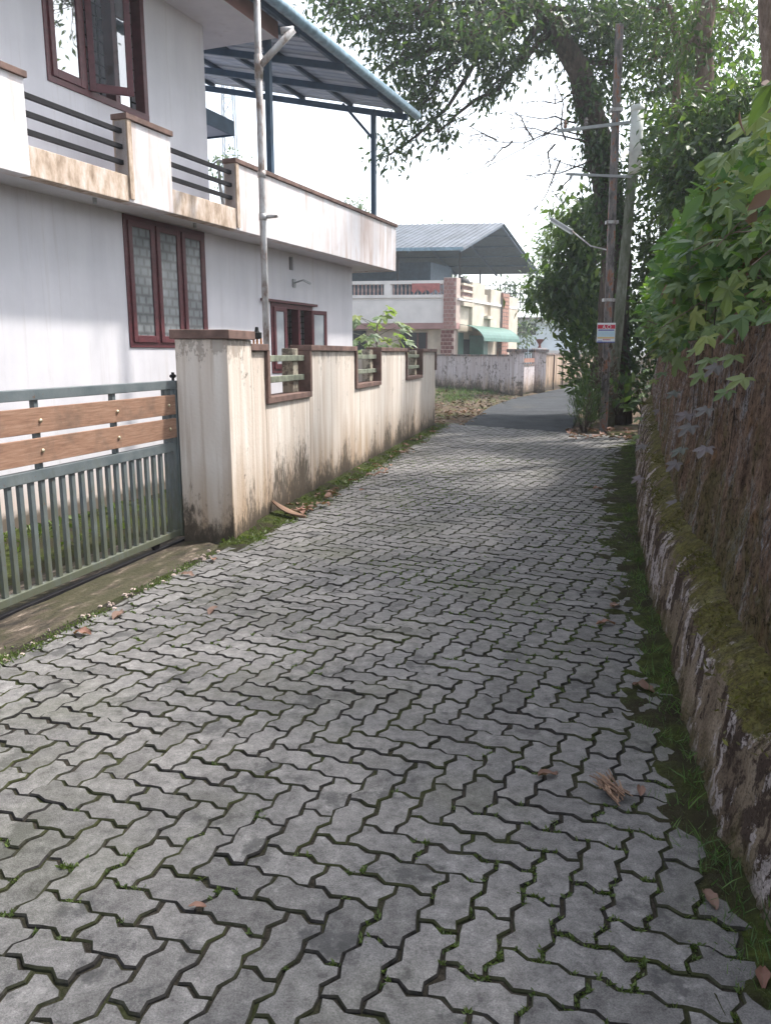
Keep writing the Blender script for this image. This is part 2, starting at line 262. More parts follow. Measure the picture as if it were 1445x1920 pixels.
    foot = n.math('ADD', n.zramp(0.28, 0.0), n.math('MULTIPLY', n.math('SUBTRACT', n.noise(5, 6, 0.7), 0.5), 2.0)); c = n.mix(n.ramp(foot, [(0.55, 0), (0.95, 0.8)]), c, (0.1, 0.085, 0.04))
    dk = n.ramp(n.noise(90, 6, 0.75), [(0.36, 0.4), (0.52, 1.05)]); c = n.mix(1.0, c, dk, 'MULTIPLY')
    n.col(c); n.bump(n.math('ADD', n.noise(60, 8, 0.75), n.math('ADD', n.math('MULTIPLY', pl, 0.25), n.math('MULTIPLY', sh, -0.3))), 1.0, 0.02); MAT['plinth_rock'] = n.m
    n = NT('earth_cut', 0.95, 0.1)
    wv = warped(n, 10, .08)
    st = n.noise(9, 9, 0.74, vec=wv, k=(1, 1, .35)); sp_ = n.noise(34, 9, 0.78, vec=wv, k=(1, 1, .6))
    c = n.ramp(st, [(0.34, (0.085, 0.054, 0.04)), (0.46, (0.21, 0.138, 0.1)), (0.57, (0.3, 0.2, 0.145)), (0.7, (0.42, 0.31, 0.25))])
    gr = n.ramp(n.noise(3.2, 7, 0.7, vec=wv, k=(1, 1, .5)), [(0.5, 0), (0.57, 0.9)])
    gr2 = n.math('MULTIPLY', gr, n.ramp(n.noise(36, 7, 0.78, vec=wv, k=(1, 1, .45)), [(0.44, 0.0), (0.54, 1)]))
    c = n.mix(gr2, c, (0.42, 0.41, 0.43))
    ru = n.ramp(n.noise(3.0, 7, 0.72, vec=wv), [(0.56, 0), (0.64, 0.6)]); c = n.mix(ru, c, (0.25, 0.135, 0.06))
    mg = n.ramp(n.math('ADD', n.noise(2.6, 8, 0.75, vec=wv, k=(1, 1, .6)), n.math('MULTIPLY', n.zramp(1.3, 0.45), 0.16)), [(0.55, 0), (0.68, 0.75)]); c = n.mix(mg, c, (0.14, 0.125, 0.05))
    dk = n.ramp(sp_, [(0.38, 0.16), (0.5, 0.95), (0.62, 1.3)]); c = n.mix(1.0, c, dk, 'MULTIPLY')
    n.col(c); n.bump(n.math('ADD', n.math('MULTIPLY', sp_, 1.2), st), 1.0, 0.05); MAT['earth_cut'] = n.m
make_materials()

# ------------------------------------------------------------------ mesh helpers
class MB:
    def __init__(s): s.v = []; s.f = []
    def add(s, vs, fs):
        o = len(s.v); s.v += [tuple(p) for p in vs]; s.f += [tuple(i + o for i in f) for f in fs]; return s
    def box(s, x0, x1, y0, y1, z0, z1):
        return s.add([(x0, y0, z0), (x1, y0, z0), (x1, y1, z0), (x0, y1, z0), (x0, y0, z1), (x1, y0, z1), (x1, y1, z1), (x0, y1, z1)],
                     [(0, 3, 2, 1), (4, 5, 6, 7), (0, 1, 5, 4), (1, 2, 6, 5), (2, 3, 7, 6), (3, 0, 4, 7)])
    def hexa(s, b, t):           # bottom 4 pts, top 4 pts (same winding, ccw from above)
        return s.add(list(b) + list(t), [(0, 3, 2, 1), (4, 5, 6, 7), (0, 1, 5, 4), (1, 2, 6, 5), (2, 3, 7, 6), (3, 0, 4, 7)])
    def prism(s, poly, z0, z1):
        n = len(poly); vs = [(p[0], p[1], z0) for p in poly] + [(p[0], p[1], z1) for p in poly]
        return s.add(vs, [tuple(reversed(range(n))), tuple(range(n, 2 * n))] + [(i, (i + 1) % n, n + (i + 1) % n, n + i) for i in range(n)])
    def tube(s, pts, radii, seg=8, caps=True):
        pts = [Vector(p) for p in pts]; n = len(pts); vs = []; fs = []
        if not hasattr(radii, '__len__'): radii = [radii] * n
        ref = Vector((0.31, 0.52, 0.79))
        for i, p in enumerate(pts):
            d = (pts[min(i + 1, n - 1)] - pts[max(i - 1, 0)]); d = d.normalized() if d.length > 1e-9 else Vector((0, 0, 1))
            a = d.cross(ref)
            a = a.normalized() if a.length > 1e-3 else d.orthogonal().normalized()
            b = d.cross(a)
            for k in range(seg): q = 2 * pi * k / seg; vs.append(p + (a * cos(q) + b * sin(q)) * radii[i])
        for i in range(n - 1):
            for k in range(seg): fs.append((i * seg + k, i * seg + (k + 1) % seg, (i + 1) * seg + (k + 1) % seg, (i + 1) * seg + k))
        if caps: fs += [tuple(reversed(range(seg))), tuple(range((n - 1) * seg, n * seg))]
        return s.add(vs, fs)
    def bar(s, a, b, w, h, up=(0, 0, 1)):
        a = Vector(a); b = Vector(b); d = (b - a).normalized(); u = Vector(up); x = d.cross(u); x = (x.normalized() if x.length > 1e-4 else d.orthogonal().normalized()); y = x.cross(d)
        q = [(-w / 2, -h / 2), (w / 2, -h / 2), (w / 2, h / 2), (-w / 2, h / 2)]
        return s.add([a + x * i + y * j for i, j in q] + [b + x * i + y * j for i, j in q], [(0, 1, 2, 3), (7, 6, 5, 4), (0, 4, 5, 1), (1, 5, 6, 2), (2, 6, 7, 3), (3, 7, 4, 0)])
    def lathe(s, prof, c=(0, 0, 0), seg=10):
        vs = []; n = len(prof)
        for r, z in prof:
            for k in range(seg): vs.append((c[0] + r * cos(2 * pi * k / seg), c[1] + r * sin(2 * pi * k / seg), c[2] + z))
        fs = [(i * seg + k, i * seg + (k + 1) % seg, (i + 1) * seg + (k + 1) % seg, (i + 1) * seg + k) for i in range(n - 1) for k in range(seg)]
        return s.add(vs, fs + [tuple(reversed(range(seg))), tuple(range((n - 1) * seg, n * seg))])
    def mesh(s, name, mat, smooth=False):
        me = bpy.data.meshes.new(name); me.from_pydata([tuple(p) for p in s.v], [], s.f); me.materials.append(MAT[mat]); me.update()
        if smooth: me.polygons.foreach_set('use_smooth', [True] * len(me.polygons))
        return me
    def build(s, name, mat, parent=None, smooth=False, bevel=0.0):
        o = bpy.data.objects.new(name, s.mesh(name, mat, smooth)); COL.objects.link(o); o.parent = parent
        if bevel:
            b = o.modifiers.new('bevel', 'BEVEL'); b.width = bevel; b.segments = 2; b.limit_method = 'ANGLE'
        return o
def tag(o, label=None, cat=None, group=None, kind=None):
    if label: o['label'] = label
    if cat: o['category'] = cat
    if group: o['group'] = group
    if kind: o['kind'] = kind
    return o
def thing(name, label, cat, loc=(0, 0, 0), rz=0.0, group=None):
    e = bpy.data.objects.new(name, None); COL.objects.link(e); e.location = loc; e.rotation_euler = (0, 0, rz); e.empty_display_size = 0.2
    return tag(e, label, cat, group)
def inst(name, me, parent, loc=(0, 0, 0), rot=(0, 0, 0), scale=(1, 1, 1)):
    o = bpy.data.objects.new(name, me); COL.objects.link(o); o.parent = parent; o.location = loc; o.rotation_euler = rot; o.scale = scale; return o
def np_mesh(name, V, Fidx, mat, parent=None, k=3):
    me = bpy.data.meshes.new(name); nv = len(V); nf = len(Fidx)
    me.vertices.add(nv); me.vertices.foreach_set('co', np.ascontiguousarray(V, dtype=np.float32).ravel())
    me.loops.add(nf * k); me.loops.foreach_set('vertex_index', np.ascontiguousarray(Fidx, dtype=np.int32).ravel())
    me.polygons.add(nf); me.polygons.foreach_set('loop_start', np.arange(0, nf * k, k, dtype=np.int32)); me.polygons.foreach_set('loop_total', np.full(nf, k, dtype=np.int32))
    me.materials.append(MAT[mat]); me.update(calc_edges=True)
    o = bpy.data.objects.new(name, me); COL.objects.link(o); o.parent = parent; return o

# leaf templates (x along the leaf, y across, z normal)
T_OV = (np.array([(0, 0, 0), (.42, .2, .05), (1, 0, -.06), (.42, -.2, .05)]), np.array([(0, 2, 1), (0, 3, 2)]))
T_OV2 = (np.array([(0, 0, 0), (.2, .17, .03), (.5, .25, .05), (.8, .13, .0), (1, 0, -.1), (.8, -.13, .0), (.5, -.25, .05), (.2, -.17, .03), (.5, 0, -.01)]),
         np.array([(0, 8, 1), (1, 8, 2), (2, 8, 3), (3, 8, 4), (4, 8, 5), (5, 8, 6), (6, 8, 7), (7, 8, 0)]))
T_BLADE = (np.array([(0, .03, 0), (0, -.03, 0), (.5, .025, .04), (.5, -.025, .04), (1, 0, -.06)]), np.array([(0, 1, 3), (0, 3, 2), (2, 3, 4)]))
def _lobed():
    pts = [(180, .08)]
    for a, r in ((-140, .42), (-118, .62), (-100, .36), (-75, .62), (-55, .88), (-40, .6), (-27, .46), (-17, .7), (-10, .9), (0, 1.08), (10, .9), (17, .7), (27, .46), (40, .6), (55, .88), (75, .62), (100, .36), (118, .62), (140, .42)): pts.append((a, r))
    V = [(0.4, 0, 0.03)]
    for a, r in pts: x = .4 + .6 * r * cos(radians(a)); y = .6 * r * sin(radians(a)); V.append((x, y, .05 - .22 * ((x - .4) ** 2 + y * y) * 1.6 + .02 * sin(a)))
    n = len(pts); return np.array(V), np.array([(0, 1 + i, 1 + (i + 1) % n) for i in range(n)])
T_LOBE = _lobed()
def nrm(a): return a / np.maximum(1e-9, np.linalg.norm(a, axis=1, keepdims=True))
def leaf_cloud(name, T, P, D, Nn, S, mat, parent=None, kind=None):
    P = np.asarray(P, float); D = nrm(np.asarray(D, float)); Nn = np.asarray(Nn, float); S = np.asarray(S, float)
    B = nrm(np.cross(Nn, D)); Nn = np.cross(D, B); tv, tf = T; m = len(P); k = len(tv)
    V = P[:, None, :] + S[:, None, None] * (tv[None, :, 0:1] * D[:, None, :] + tv[None, :, 1:2] * B[:, None, :] + tv[None, :, 2:3] * Nn[:, None, :])
    Fi = (tf[None] + (np.arange(m) * k)[:, None, None]).reshape(-1, 3)
    o = np_mesh(name, V.reshape(-1, 3), Fi, mat, parent)
    if kind: o['kind'] = kind
    return o
def rvec(n): return nrm(rng.normal(size=(n, 3)))

# ------------------------------------------------------------------ setting: ground, lane, pavers
gm = MB(); gm.add([(-400, -400, -.06), (400, -400, -.06), (400, 600, -.06), (-400, 600, -.06)], [(0, 1, 2, 3)])
tag(gm.build('ground', 'soil'), kind='structure')

W0 = Vector((-1.313, 6.558)); WD = Vector((0.21549, 0.97651)); WN = Vector((0.97651, -0.21549))      # boundary wall line, road side normal
G0 = Vector((-1.69, 6.54)); GD = Vector((-0.27348, -0.96188))                                      # gate line, going towards the camera
BASE = [(-3, 0.80), (0.0, 0.97), (1.0, 1.0), (2.02, 1.03), (2.58, 1.11), (3.8, 1.42), (5.92, 1.94), (8.3, 2.63), (12.55, 3.93), (14.0, 4.38)]
def basex(y): return float(np.interp(y, [b[0] for b in BASE], [b[1] for b in BASE]))
PE0 = Vector((-1.96, 3.84)); PE1 = PE0 + Vector((0.262, 0.965)) * 2.5                               # paving edge along the ramp
PW0 = W0 + WN * 0.21
AS_L = gp(868, 796); AS_R = gp(1068, 811)
def left_edge_x(y):
    if y < PE1.y: return PE0.x + (y - PE0.y) * 0.262 / 0.965
    return PW0.x + (y - PW0.y) * WD.x / WD.y
def pave_end_y(x): return AS_L.y + (x - AS_L.x) * (AS_R.y - AS_L.y) / (AS_R.x - AS_L.x)

lane_pts = [(left_edge_x(y) - .35, y) for y in (-1.5, 2, 4, 6, 6.5, 9, 12, 15, 18.0)] + [(AS_L.x, AS_L.y + .25), (AS_R.x + .9, AS_R.y - .6)] + [(basex(y) + .1, y) for y in (13.8, 12.55, 8.3, 5.92, 3.8, 2.58, 2.0, 0, -1.5)]
lm = MB(); lm.add([(x, y, -.0085) for x, y in lane_pts], [tuple(reversed(range(len(lane_pts))))])
lane = tag(lm.build('lane', 'joint_soil'), kind='structure')

PW = 0.1165; PANG = radians(-25.3); WA = 0.095
PX = Vector((cos(PANG), sin(PANG))); PY = Vector((-sin(PANG), cos(PANG)))
PO = Vector((-0.771, 2.044)) - (PX * 1.0 + PY * 0.5) * PW
def l2w(a, b): return PO + (PX * a + PY * b) * PW
WAVE = [(0, 0), (.33, WA), (.67, -WA)]
def outline(i, j, w, h):
    p = []
    for k in range(w): p += [(i + k + t, j + g) for t, g in WAVE]
    for k in range(h): p += [(i + w - g, j + k + t) for t, g in WAVE]
    for k in reversed(range(w)): p += [(i + k + 1 - t, j + h - g) for t, g in WAVE]
    for k in reversed(range(h)): p += [(i + g, j + k + 1 - t) for t, g in WAVE]
    return p
def inset(poly, d):
    n = len(poly); out = []
    for k in range(n):
        a = Vector(poly[k - 1]); b = Vector(poly[k]); c = Vector(poly[(k + 1) % n]); e1 = b - a; e2 = c - b
        if e1.length < 1e-6 or e2.length < 1e-6: out.append(tuple(b)); continue
        n1 = Vector((-e1.y, e1.x)).normalized(); n2 = Vector((-e2.y, e2.x)).normalized(); m = n1 + n2
        if m.length < 0.4: m = n1
        m = m.normalized(); out.append(tuple(b + m * (d / max(0.5, m.dot(n1)))))
    return out
def paver_mb(poly, mb=None, tilt=(0, 0, 0)):
    mb = mb or MB(); n = len(poly); cx = sum(p[0] for p in poly) / n; cy = sum(p[1] for p in poly) / n
    a = inset(poly, 0.0040); b = inset(poly, 0.0080); z = lambda p: tilt[0] + tilt[1] * (p[0] - cx) + tilt[2] * (p[1] - cy)
    vs = [(p[0], p[1], z(p) - .055) for p in a] + [(p[0], p[1], z(p) - .006) for p in a] + [(p[0], p[1], z(p)) for p in b]
    fs = [(k, (k + 1) % n, n + (k + 1) % n, n + k) for k in range(n)] + [(n + k, n + (k + 1) % n, 2 * n + (k + 1) % n, 2 * n + k) for k in range(n)] + [tuple(range(2 * n, 3 * n))]
    mb.edgef = getattr(mb, 'edgef', []) + list(range(len(mb.f), len(mb.f) + 2 * n)); return mb.add(vs, fs)
def clip(poly, p0, d):            # keep the right-hand side of the line p0 + t d
    out = []; sd = lambda p: (p[0] - p0[0]) * d[1] - (p[1] - p0[1]) * d[0]
    for k in range(len(poly)):
        a, b = poly[k - 1], poly[k]; sa, sb = sd(a), sd(b)
        if (sa >= 0) != (sb >= 0): t = sa / (sa - sb); out.append((a[0] + (b[0] - a[0]) * t, a[1] + (b[1] - a[1]) * t))
        if sb >= 0: out.append(b)
    return out
cand = []; joints = []
NI = 150
for i in range(-NI, NI):
    for j in range(-NI, NI):
        c = (i - j) % 8
        if c in (0, 2): w, h = 2, 1
        elif c in (5, 7): w, h = 1, 2
        else: continue
        q = l2w(i + w / 2, j + h / 2)
        if not (0.25 < q.y < 18.5): continue
        if q.x < left_edge_x(q.y) - .12 or q.y > pave_end_y(q.x) + random.uniform(-.05, .05): continue
        rb = basex(q.y) + (0.5 if q.y > 13.4 else .03)
        if q.x > rb + random.uniform(-.09, .02): continue
        cand.append((q.length, i, j, w, h, q))
        joints.append((i, j, w, h))
cand.sort(key=lambda t: t[0] + (5 if t[5].y < 1.35 else 0))
meH = meV = None; field = MB(); nsingle = 0
def local_outline(w, h): return [((PX * (a - w / 2) + PY * (b - h / 2)) * PW)[:] for a, b in outline(0, 0, w, h)]
def worn(poly, a=.0022):
    out = [(p[0] + random.gauss(0, a), p[1] + random.gauss(0, a)) for p in poly]
    if random.random() < .3: k = random.randrange(len(out)); cx = sum(p[0] for p in out) / len(out); cy = sum(p[1] for p in out) / len(out); f = random.uniform(.04, .12); out[k] = (out[k][0] + (cx - out[k][0]) * f, out[k][1] + (cy - out[k][1]) * f)
    return out
def pmesh(mb):
    me = mb.mesh('paver', 'paver'); me.materials.append(MAT['paver_flank'])
    for k in mb.edgef: me.polygons[k].material_index = 1
    return me
meH = [pmesh(paver_mb(worn(local_outline(2, 1)))) for _ in range(14)]; meV = [pmesh(paver_mb(worn(local_outline(1, 2)))) for _ in range(14)]
for d, i, j, w, h, q in cand:
    edge = q.x < left_edge_x(q.y) + .16
    inview = q.y > 1.35 and abs(q.x) < .52 * q.y + .1
    tz = max(-.0035, random.gauss(-.0005, .002)); tx = max(-.02, min(.02, random.gauss(0, .01))); ty = max(-.02, min(.02, random.gauss(0, .01)))
    if nsingle < 300 and inview and not edge:
        inst('paver', random.choice(meH if w == 2 else meV), lane, (q.x, q.y, tz), (ty, -tx, random.uniform(-.012, .012))); nsingle += 1
    else:
        poly = [l2w(a, b)[:] for a, b in outline(i, j, w, h)]
        if edge:
            if q.y < PE1.y: poly = clip(poly, PE0, (.262, .965))
            else: poly = clip(poly, PW0, WD)
            if len(poly) < 5: continue
            A = abs(sum(poly[k - 1][0] * poly[k][1] - poly[k][0] * poly[k - 1][1] for k in range(len(poly)))) / 2
            if A < .004: continue
        paver_mb(worn(poly, .002), field, (tz, tx, ty))
pf = inst('paver_field', pmesh(field), lane); tag(pf, kind='stuff')

# asphalt beyond the pavers
asL = [AS_L, gp(920, 762), gp(965, 746), gp(1003, 739), gp(1060, 726), gp(1112, 716)]
asR = [AS_R, gp(1090, 763), gp(1104, 738), gp(1122, 724), gp(1150, 714)]
am = MB(); poly = [(p.x, p.y) for p in asL] + [(p.x, p.y) for p in reversed(asR)]
am.prism(list(reversed(poly)), -.055, -.002); tag(am.build('asphalt_road', 'asphalt'), kind='structure')

# verge: bumpy soil between the two walls
def sheet(name, x0, x1, y0, y1, step, zf, mat, keep=None):
    nx = int((x1 - x0) / step) + 1; ny = int((y1 - y0) / step) + 1; mb = MB(); idx = {}
    for a in range(nx):
        for b in range(ny):
            x = x0 + a * step; y = y0 + b * step
            idx[a, b] = len(mb.v); mb.v.append((x, y, zf(x, y)))
    for a in range(nx - 1):
        for b in range(ny - 1):
            if keep and not keep(x0 + (a + .5) * step, y0 + (b + .5) * step): continue
            mb.f.append((idx[a, b], idx[a + 1, b], idx[a + 1, b + 1], idx[a, b + 1]))
    return mb
def asph_left(y): return float(np.interp(y, [p.y for p in asL], [p.x for p in asL]))
vz = lambda x, y: max(-.055, -.04 + .10 * min(1, max(0, (asph_left(y) - .15 - x) / 1.2)) + .05 * mn.noise(Vector((x * 1.5, y * 1.5, 0))) + .025 * mn.noise(Vector((x * 6, y * 6, 3))))
tag(sheet('verge', -3, 8, 17.3, 37, .12, vz, 'soil', lambda x, y: x < asph_left(y) + .35 and x > -3).build('verge', 'soil', smooth=True), kind='structure')
# yard behind the gate and wall
ym = MB(); ym.add([(-12, -3, -.03), (-2.6, 3.0, -.03), (-1.75, 6.4, -.03), (.8, 17.0, -.03), (.8, 24, -.03), (-12, 24, -.03)], [(0, 1, 2, 3, 4, 5)])
tag(ym.build('yard', 'moss'), kind='structure')
# ramp (concrete apron between gate and pavers)
rm = MB(); a0 = G0 + GD * 5.2; q0 = PE0 + Vector((-.262, -.965)) * 3.0
nS = 40; nC = 8; vs_ = []
for i in range(nS + 1):
    t = i / nS; L = (a0 + Vector((-.4, .1))).lerp(G0 + Vector((-.3, .35)), t); Rr = q0.lerp(PE1 + Vector((.02, .06)), t)
    for j in range(nC + 1):
        s = j / nC; p = L.lerp(Rr, s); z = .028 - .03 * s + .012 * mn.noise(Vector((p.x * 5, p.y * 5, 1))) + .006 * mn.noise(Vector((p.x * 18, p.y * 18, 4)))
        vs_.append((p.x, p.y, z if 0 < j < nC else -.05 if j == nC else z))
rm.add(vs_, [(i * (nC + 1) + j, i * (nC + 1) + j + 1, (i + 1) * (nC + 1) + j + 1, (i + 1) * (nC + 1) + j) for i in range(nS) for j in range(nC)])
tag(rm.build('ramp', 'ramp_concrete', smooth=True), kind='structure')
# moss strip along the boundary wall
mm = MB(); nS = 150; nC = 7; vs_ = []
for i in range(nS + 1):
    s = -.3 + 11.6 * i / nS
    for j in range(nC + 1):
        t = j / nC; o = -.02 + t * (.36 + .12 * mn.noise(Vector((s * 1.7, 0, 5)))); p = W0 + WD * s + WN * o
        z = (.05 * (1 - t) ** 1.2) * min(1, max(0, s + .3) * 2) - .022 * t - .03 * max(0, 1 - (s + .3) * 2.5) + .022 * mn.noise(Vector((p.x * 7, p.y * 7, 2))) * (1 - t * .6)
        vs_.append((p.x, p.y, z if j < nC else -.03))
mm.add(vs_, [(i * (nC + 1) + j, i * (nC + 1) + j + 1, (i + 1) * (nC + 1) + j + 1, (i + 1) * (nC + 1) + j) for i in range(nS) for j in range(nC)])
tag(mm.build('moss_strip', 'moss', smooth=True), 'damp green moss along the foot of the cream boundary wall', 'moss', kind='stuff')
# moss bed along the retaining wall
def mossw(y): return float(np.interp(y, [0, 2, 3, 4, 6, 8, 11, 13.5, 15], [.16, .18, .22, .27, .38, .58, .7, .6, .4]))
mm = MB(); nS = 260; nC = 14; vs_ = []
for i in range(nS + 1):
    y = .3 + 15.2 * i / nS; w = mossw(y) * (1 + .35 * mn.noise(Vector((y * 2.2, 3, 1))))
    for j in range(nC + 1):
        t = j / nC; x = basex(y) + .06 - t * (w + .1) + (.3 if y > 13.6 else 0) * min(1, (y - 13.6) / .8)
        z = .04 * (1 - t) ** 2 - .004 - .012 * t + .026 * mn.noise(Vector((x * 5, y * 5, 2))) + .02 * mn.noise(Vector((x * 17, y * 17, 7)))
        vs_.append((x, y, z if j < nC else -.03))
mm.add(vs_, [(i * (nC + 1) + j, (i + 1) * (nC + 1) + j, (i + 1) * (nC + 1) + j + 1, i * (nC + 1) + j + 1) for i in range(nS) for j in range(nC)])
tag(mm.build('moss_bed', 'moss', smooth=True), 'dark green moss creeping over the pavers beside the earth wall', 'moss', kind='stuff')

# ------------------------------------------------------------------ retaining wall (laterite bank) on the right
def ledge(y): return float(np.interp(y, [0, 2, 4, 8, 13.5], [.40, .42, .46, .6, .82]))
def bank_point(y, part, t):
    b = basex(y); L = ledge(y); nx = 1.0
    if part == 0:
        if t < .55: q = t / .55; o = .07 * q; z = -.08 + (L * .80 + .08) * q
        else: q = (t - .55) / .45; o = .07 + .05 * sin(q * pi / 2) + .14 * q ** 1.5; z = L * .80 + L * .26 * sin(q * pi / 2)
    else:
        o = .22 + .10 * t; z = L * .98 + (1.68 - L * .98) * t
    return b + o, z
def bank_part(name, part, mat, parent, y0, y1, ny, nt, amp):
    vs_ = []
    for i in range(ny + 1):
        y = y0 + (y1 - y0) * i / ny
        for j in range(nt + 1):
            x, z = bank_point(y, part, j / nt); p = Vector((x, y, z))
            e = amp * (mn.noise(Vector((y * 1.1, z * 1.3, 4))) + .55 * mn.noise(Vector((y * 3.6, z * 1.6, 8))) + .3 * mn.noise(Vector((y * 11, z * 4, 2))) + .22 * mn.noise(Vector((y * 28, z * 12, 1))) + .2 * mn.noise(Vector((y * 55, z * 28, 3))))
            if part == 0: x += e; z += e * .35 * (j / nt)
            else: x += e
            vs_.append((x, y, z))
    # closed far end: turn into the bank
    mb = MB(); mb.add(vs_, [(i * (nt + 1) + j, i * (nt + 1) + j + 1, (i + 1) * (nt + 1) + j + 1, (i + 1) * (nt + 1) + j) for i in range(ny) for j in range(nt)])
    e0 = ny * (nt + 1); o = len(mb.v)
    for j in range(nt + 1): x, y, z = mb.v[e0 + j]; mb.v.append((x + 1.2, y + .5, z))
    for j in range(nt): mb.f.append((e0 + j, e0 + j + 1, o + j + 1, o + j))
    return mb.build(name, mat, parent, smooth=True)
rw = thing('retaining_wall', 'dark earth retaining wall with a mossy ledge along the right side of the lane', 'wall', (0, 0, 0))
bank_part('plinth', 0, 'plinth_rock', rw, -1.5, 13.6, 900, 60, .03)
bank_part('earth_face', 1, 'earth_cut', rw, -1.5, 13.75, 900, 80, .045)
def bz(x, y):
    o = x - basex(min(y, 14)) - (.4 if y < 13.7 else 0)
    if y < 13.7: z = 1.66 + .35 * min(1, max(0, o) / 2) + .15 * max(0, min(3, o - 2))
    else: z = -.06 + min(1.9, max(0, o - .75) * 1.6) + .1 * max(0, min(4, o - 3))
    if 13.2 < y < 14.4 and o > .4: z = max(z, -.06 + min(1.9, max(0, o - .2) * 2.2))
    return z + .12 * mn.noise(Vector((x, y, 0)))
vs_ = []; nx = 34; ny = 130
for i in range(ny + 1):
    y = -4 + i * 50 / ny
    xb = basex(min(y, 14)) + (.4 if y < 13.7 else .55 + max(0, y - 14) * .27)
    for j in range(nx + 1):
        x = xb + (j / nx) ** 1.5 * 22; vs_.append((x, y, bz(x, y) if y < 13.7 else -.06 + min(2.1, (x - xb) * 1.4) + .1 * mn.noise(Vector((x, y, 0)))))
bm_ = MB(); bm_.add(vs_, [(i * (nx + 1) + j, i * (nx + 1) + j + 1, (i + 1) * (nx + 1) + j + 1, (i + 1) * (nx + 1) + j) for i in range(ny) for j in range(nx)])
tag(bm_.build('bank', 'soil', smooth=True), kind='structure')

# ------------------------------------------------------------------ first house
U = Vector((.3693, .9293)); HP = Vector((-2.8, 8.55)); HA = atan2(U.y, U.x)
house = thing('white_house', 'two storey white house with maroon windows and balcony behind the boundary wall', 'house', (HP.x, HP.y, 0), HA)
# local frame: x along the front, -y towards the road, z up
def wall_panel(s0, s1, z0, z1, openings, y0=0.0, th=.2):
    xs = sorted({s0, s1, *[o[0] for o in openings], *[o[1] for o in openings]}); zs = sorted({z0, z1, *[o[2] for o in openings], *[o[3] for o in openings]}); mb = MB()
    for a, b in zip(xs, xs[1:]):
        for c, d in zip(zs, zs[1:]):
            if any(o[0] <= a and b <= o[1] and o[2] <= c and d <= o[3] for o in openings): continue
            mb.add([(a, y0, c), (b, y0, c), (b, y0, d), (a, y0, d)], [(0, 1, 2, 3)]); mb.add([(a, y0 + th, c), (b, y0 + th, c), (b, y0 + th, d), (a, y0 + th, d)], [(3, 2, 1, 0)])
    for o in openings:
        a, b, c, d = o
        mb.add([(a, y0, c), (a, y0 + th, c), (a, y0 + th, d), (a, y0, d)], [(0, 1, 2, 3)]); mb.add([(b, y0, c), (b, y0 + th, c), (b, y0 + th, d), (b, y0, d)], [(3, 2, 1, 0)])
        mb.add([(a, y0, c), (b, y0, c), (b, y0 + th, c), (a, y0 + th, c)], [(0, 1, 2, 3)]); mb.add([(a, y0, d), (b, y0, d), (b, y0 + th, d), (a, y0 + th, d)], [(3, 2, 1, 0)])
    return mb
LW = (.19, 1.66, 1.61, 2.975); SW = (3.22, 4.50, 1.27, 2.25); UW = (-.72, .72, 3.98, 5.2); VT = (3.8, 3.92, 2.74, 2.93)
SOF = 2.98
wl_ = wall_panel(-7, 6.04, -.1, SOF, [LW, SW, VT]).build('ground_floor_wall', 'house_paint', house)
wu_ = wall_panel(-7, 1.82, SOF + .14, 5.29, [UW]).build('upper_wall', 'house_paint', house)
MB().box(5.84, 6.038, .202, 7, -.1, SOF).build('end_wall', 'house_paint', house)
MB().box(1.62, 1.818, .202, 7, SOF + .14, 5.29).build('upper_end_wall', 'house_paint', house)
MB().box(-7, 6.0, 6.8, 7, -.1, 5.29).build('rear_wall', 'house_paint', house)
MB().box(-7, 5.8, .21, 6.7, -.1, .6).build('floor', 'interior', house)
sl = MB().box(-7.3, 6.80, -.488, 7.2, SOF, SOF + .12).build('balcony_slab', 'house_paint', house)
us = MB().box(-7.3, 2.46, -.62, 7.3, 5.29, 5.40).build('roof_slab', 'house_paint', house)
MB().box(-7.3, 2.475, -.635, -.622, 5.285, 5.47).build('slab_fascia', 'pink_paint', us)
for s in (-.55, 1.05): MB().lathe([(.02, -.05), (.02, .0), (.012, .0)], (s, -.3, SOF)).build('drain_spout', 'lamp_grey', sl)
# parapet of the balcony (outer face at y = -.5)
par = thing_par = MB()
def pbox(s0, s1, z0, z1, name, mat, y0=-.50, y1=-.36): return MB().box(s0, s1, y0, y1, z0, z1).build(name, mat, house, bevel=.006)
pbox(-7.3, -1.52, SOF - .01, 3.72, 'parapet', 'parapet_paint'); pbox(-.29, .39, SOF - .01, 3.71, 'parapet', 'parapet_paint'); pbox(1.61, 6.82, SOF - .01, 3.71, 'parapet', 'parapet_paint')
pbox(-1.52, -.29, SOF - .008, 3.21, 'parapet_curb', 'parapet_dirty', -.497, -.363); pbox(.39, 1.61, SOF - .008, 3.21, 'parapet_curb', 'parapet_dirty', -.497, -.363)
MB().box(6.68, 6.82, -.359, 7.2, SOF - .01, 3.71).build('parapet_side', 'parapet_paint', house)
for a, b in ((-7.3, -1.5), (-.31, .41), (1.59, 6.85)): MB().box(a, b, -.525, -.34, 3.713, 3.765).build('parapet_coping', 'coping', house, bevel=.005)
for a, b in ((-1.53, -.28), (.38, 1.62)):
    for z in (3.33, 3.47, 3.61): MB().box(a, b, -.45, -.41, z - .018, z + .022).build('balcony_rail', 'dark_iron', house)
    MB().box(b - .01, b + .05, -.515, -.345, 3.0, 3.715).build('parapet_edge', 'parapet_dirty', house)

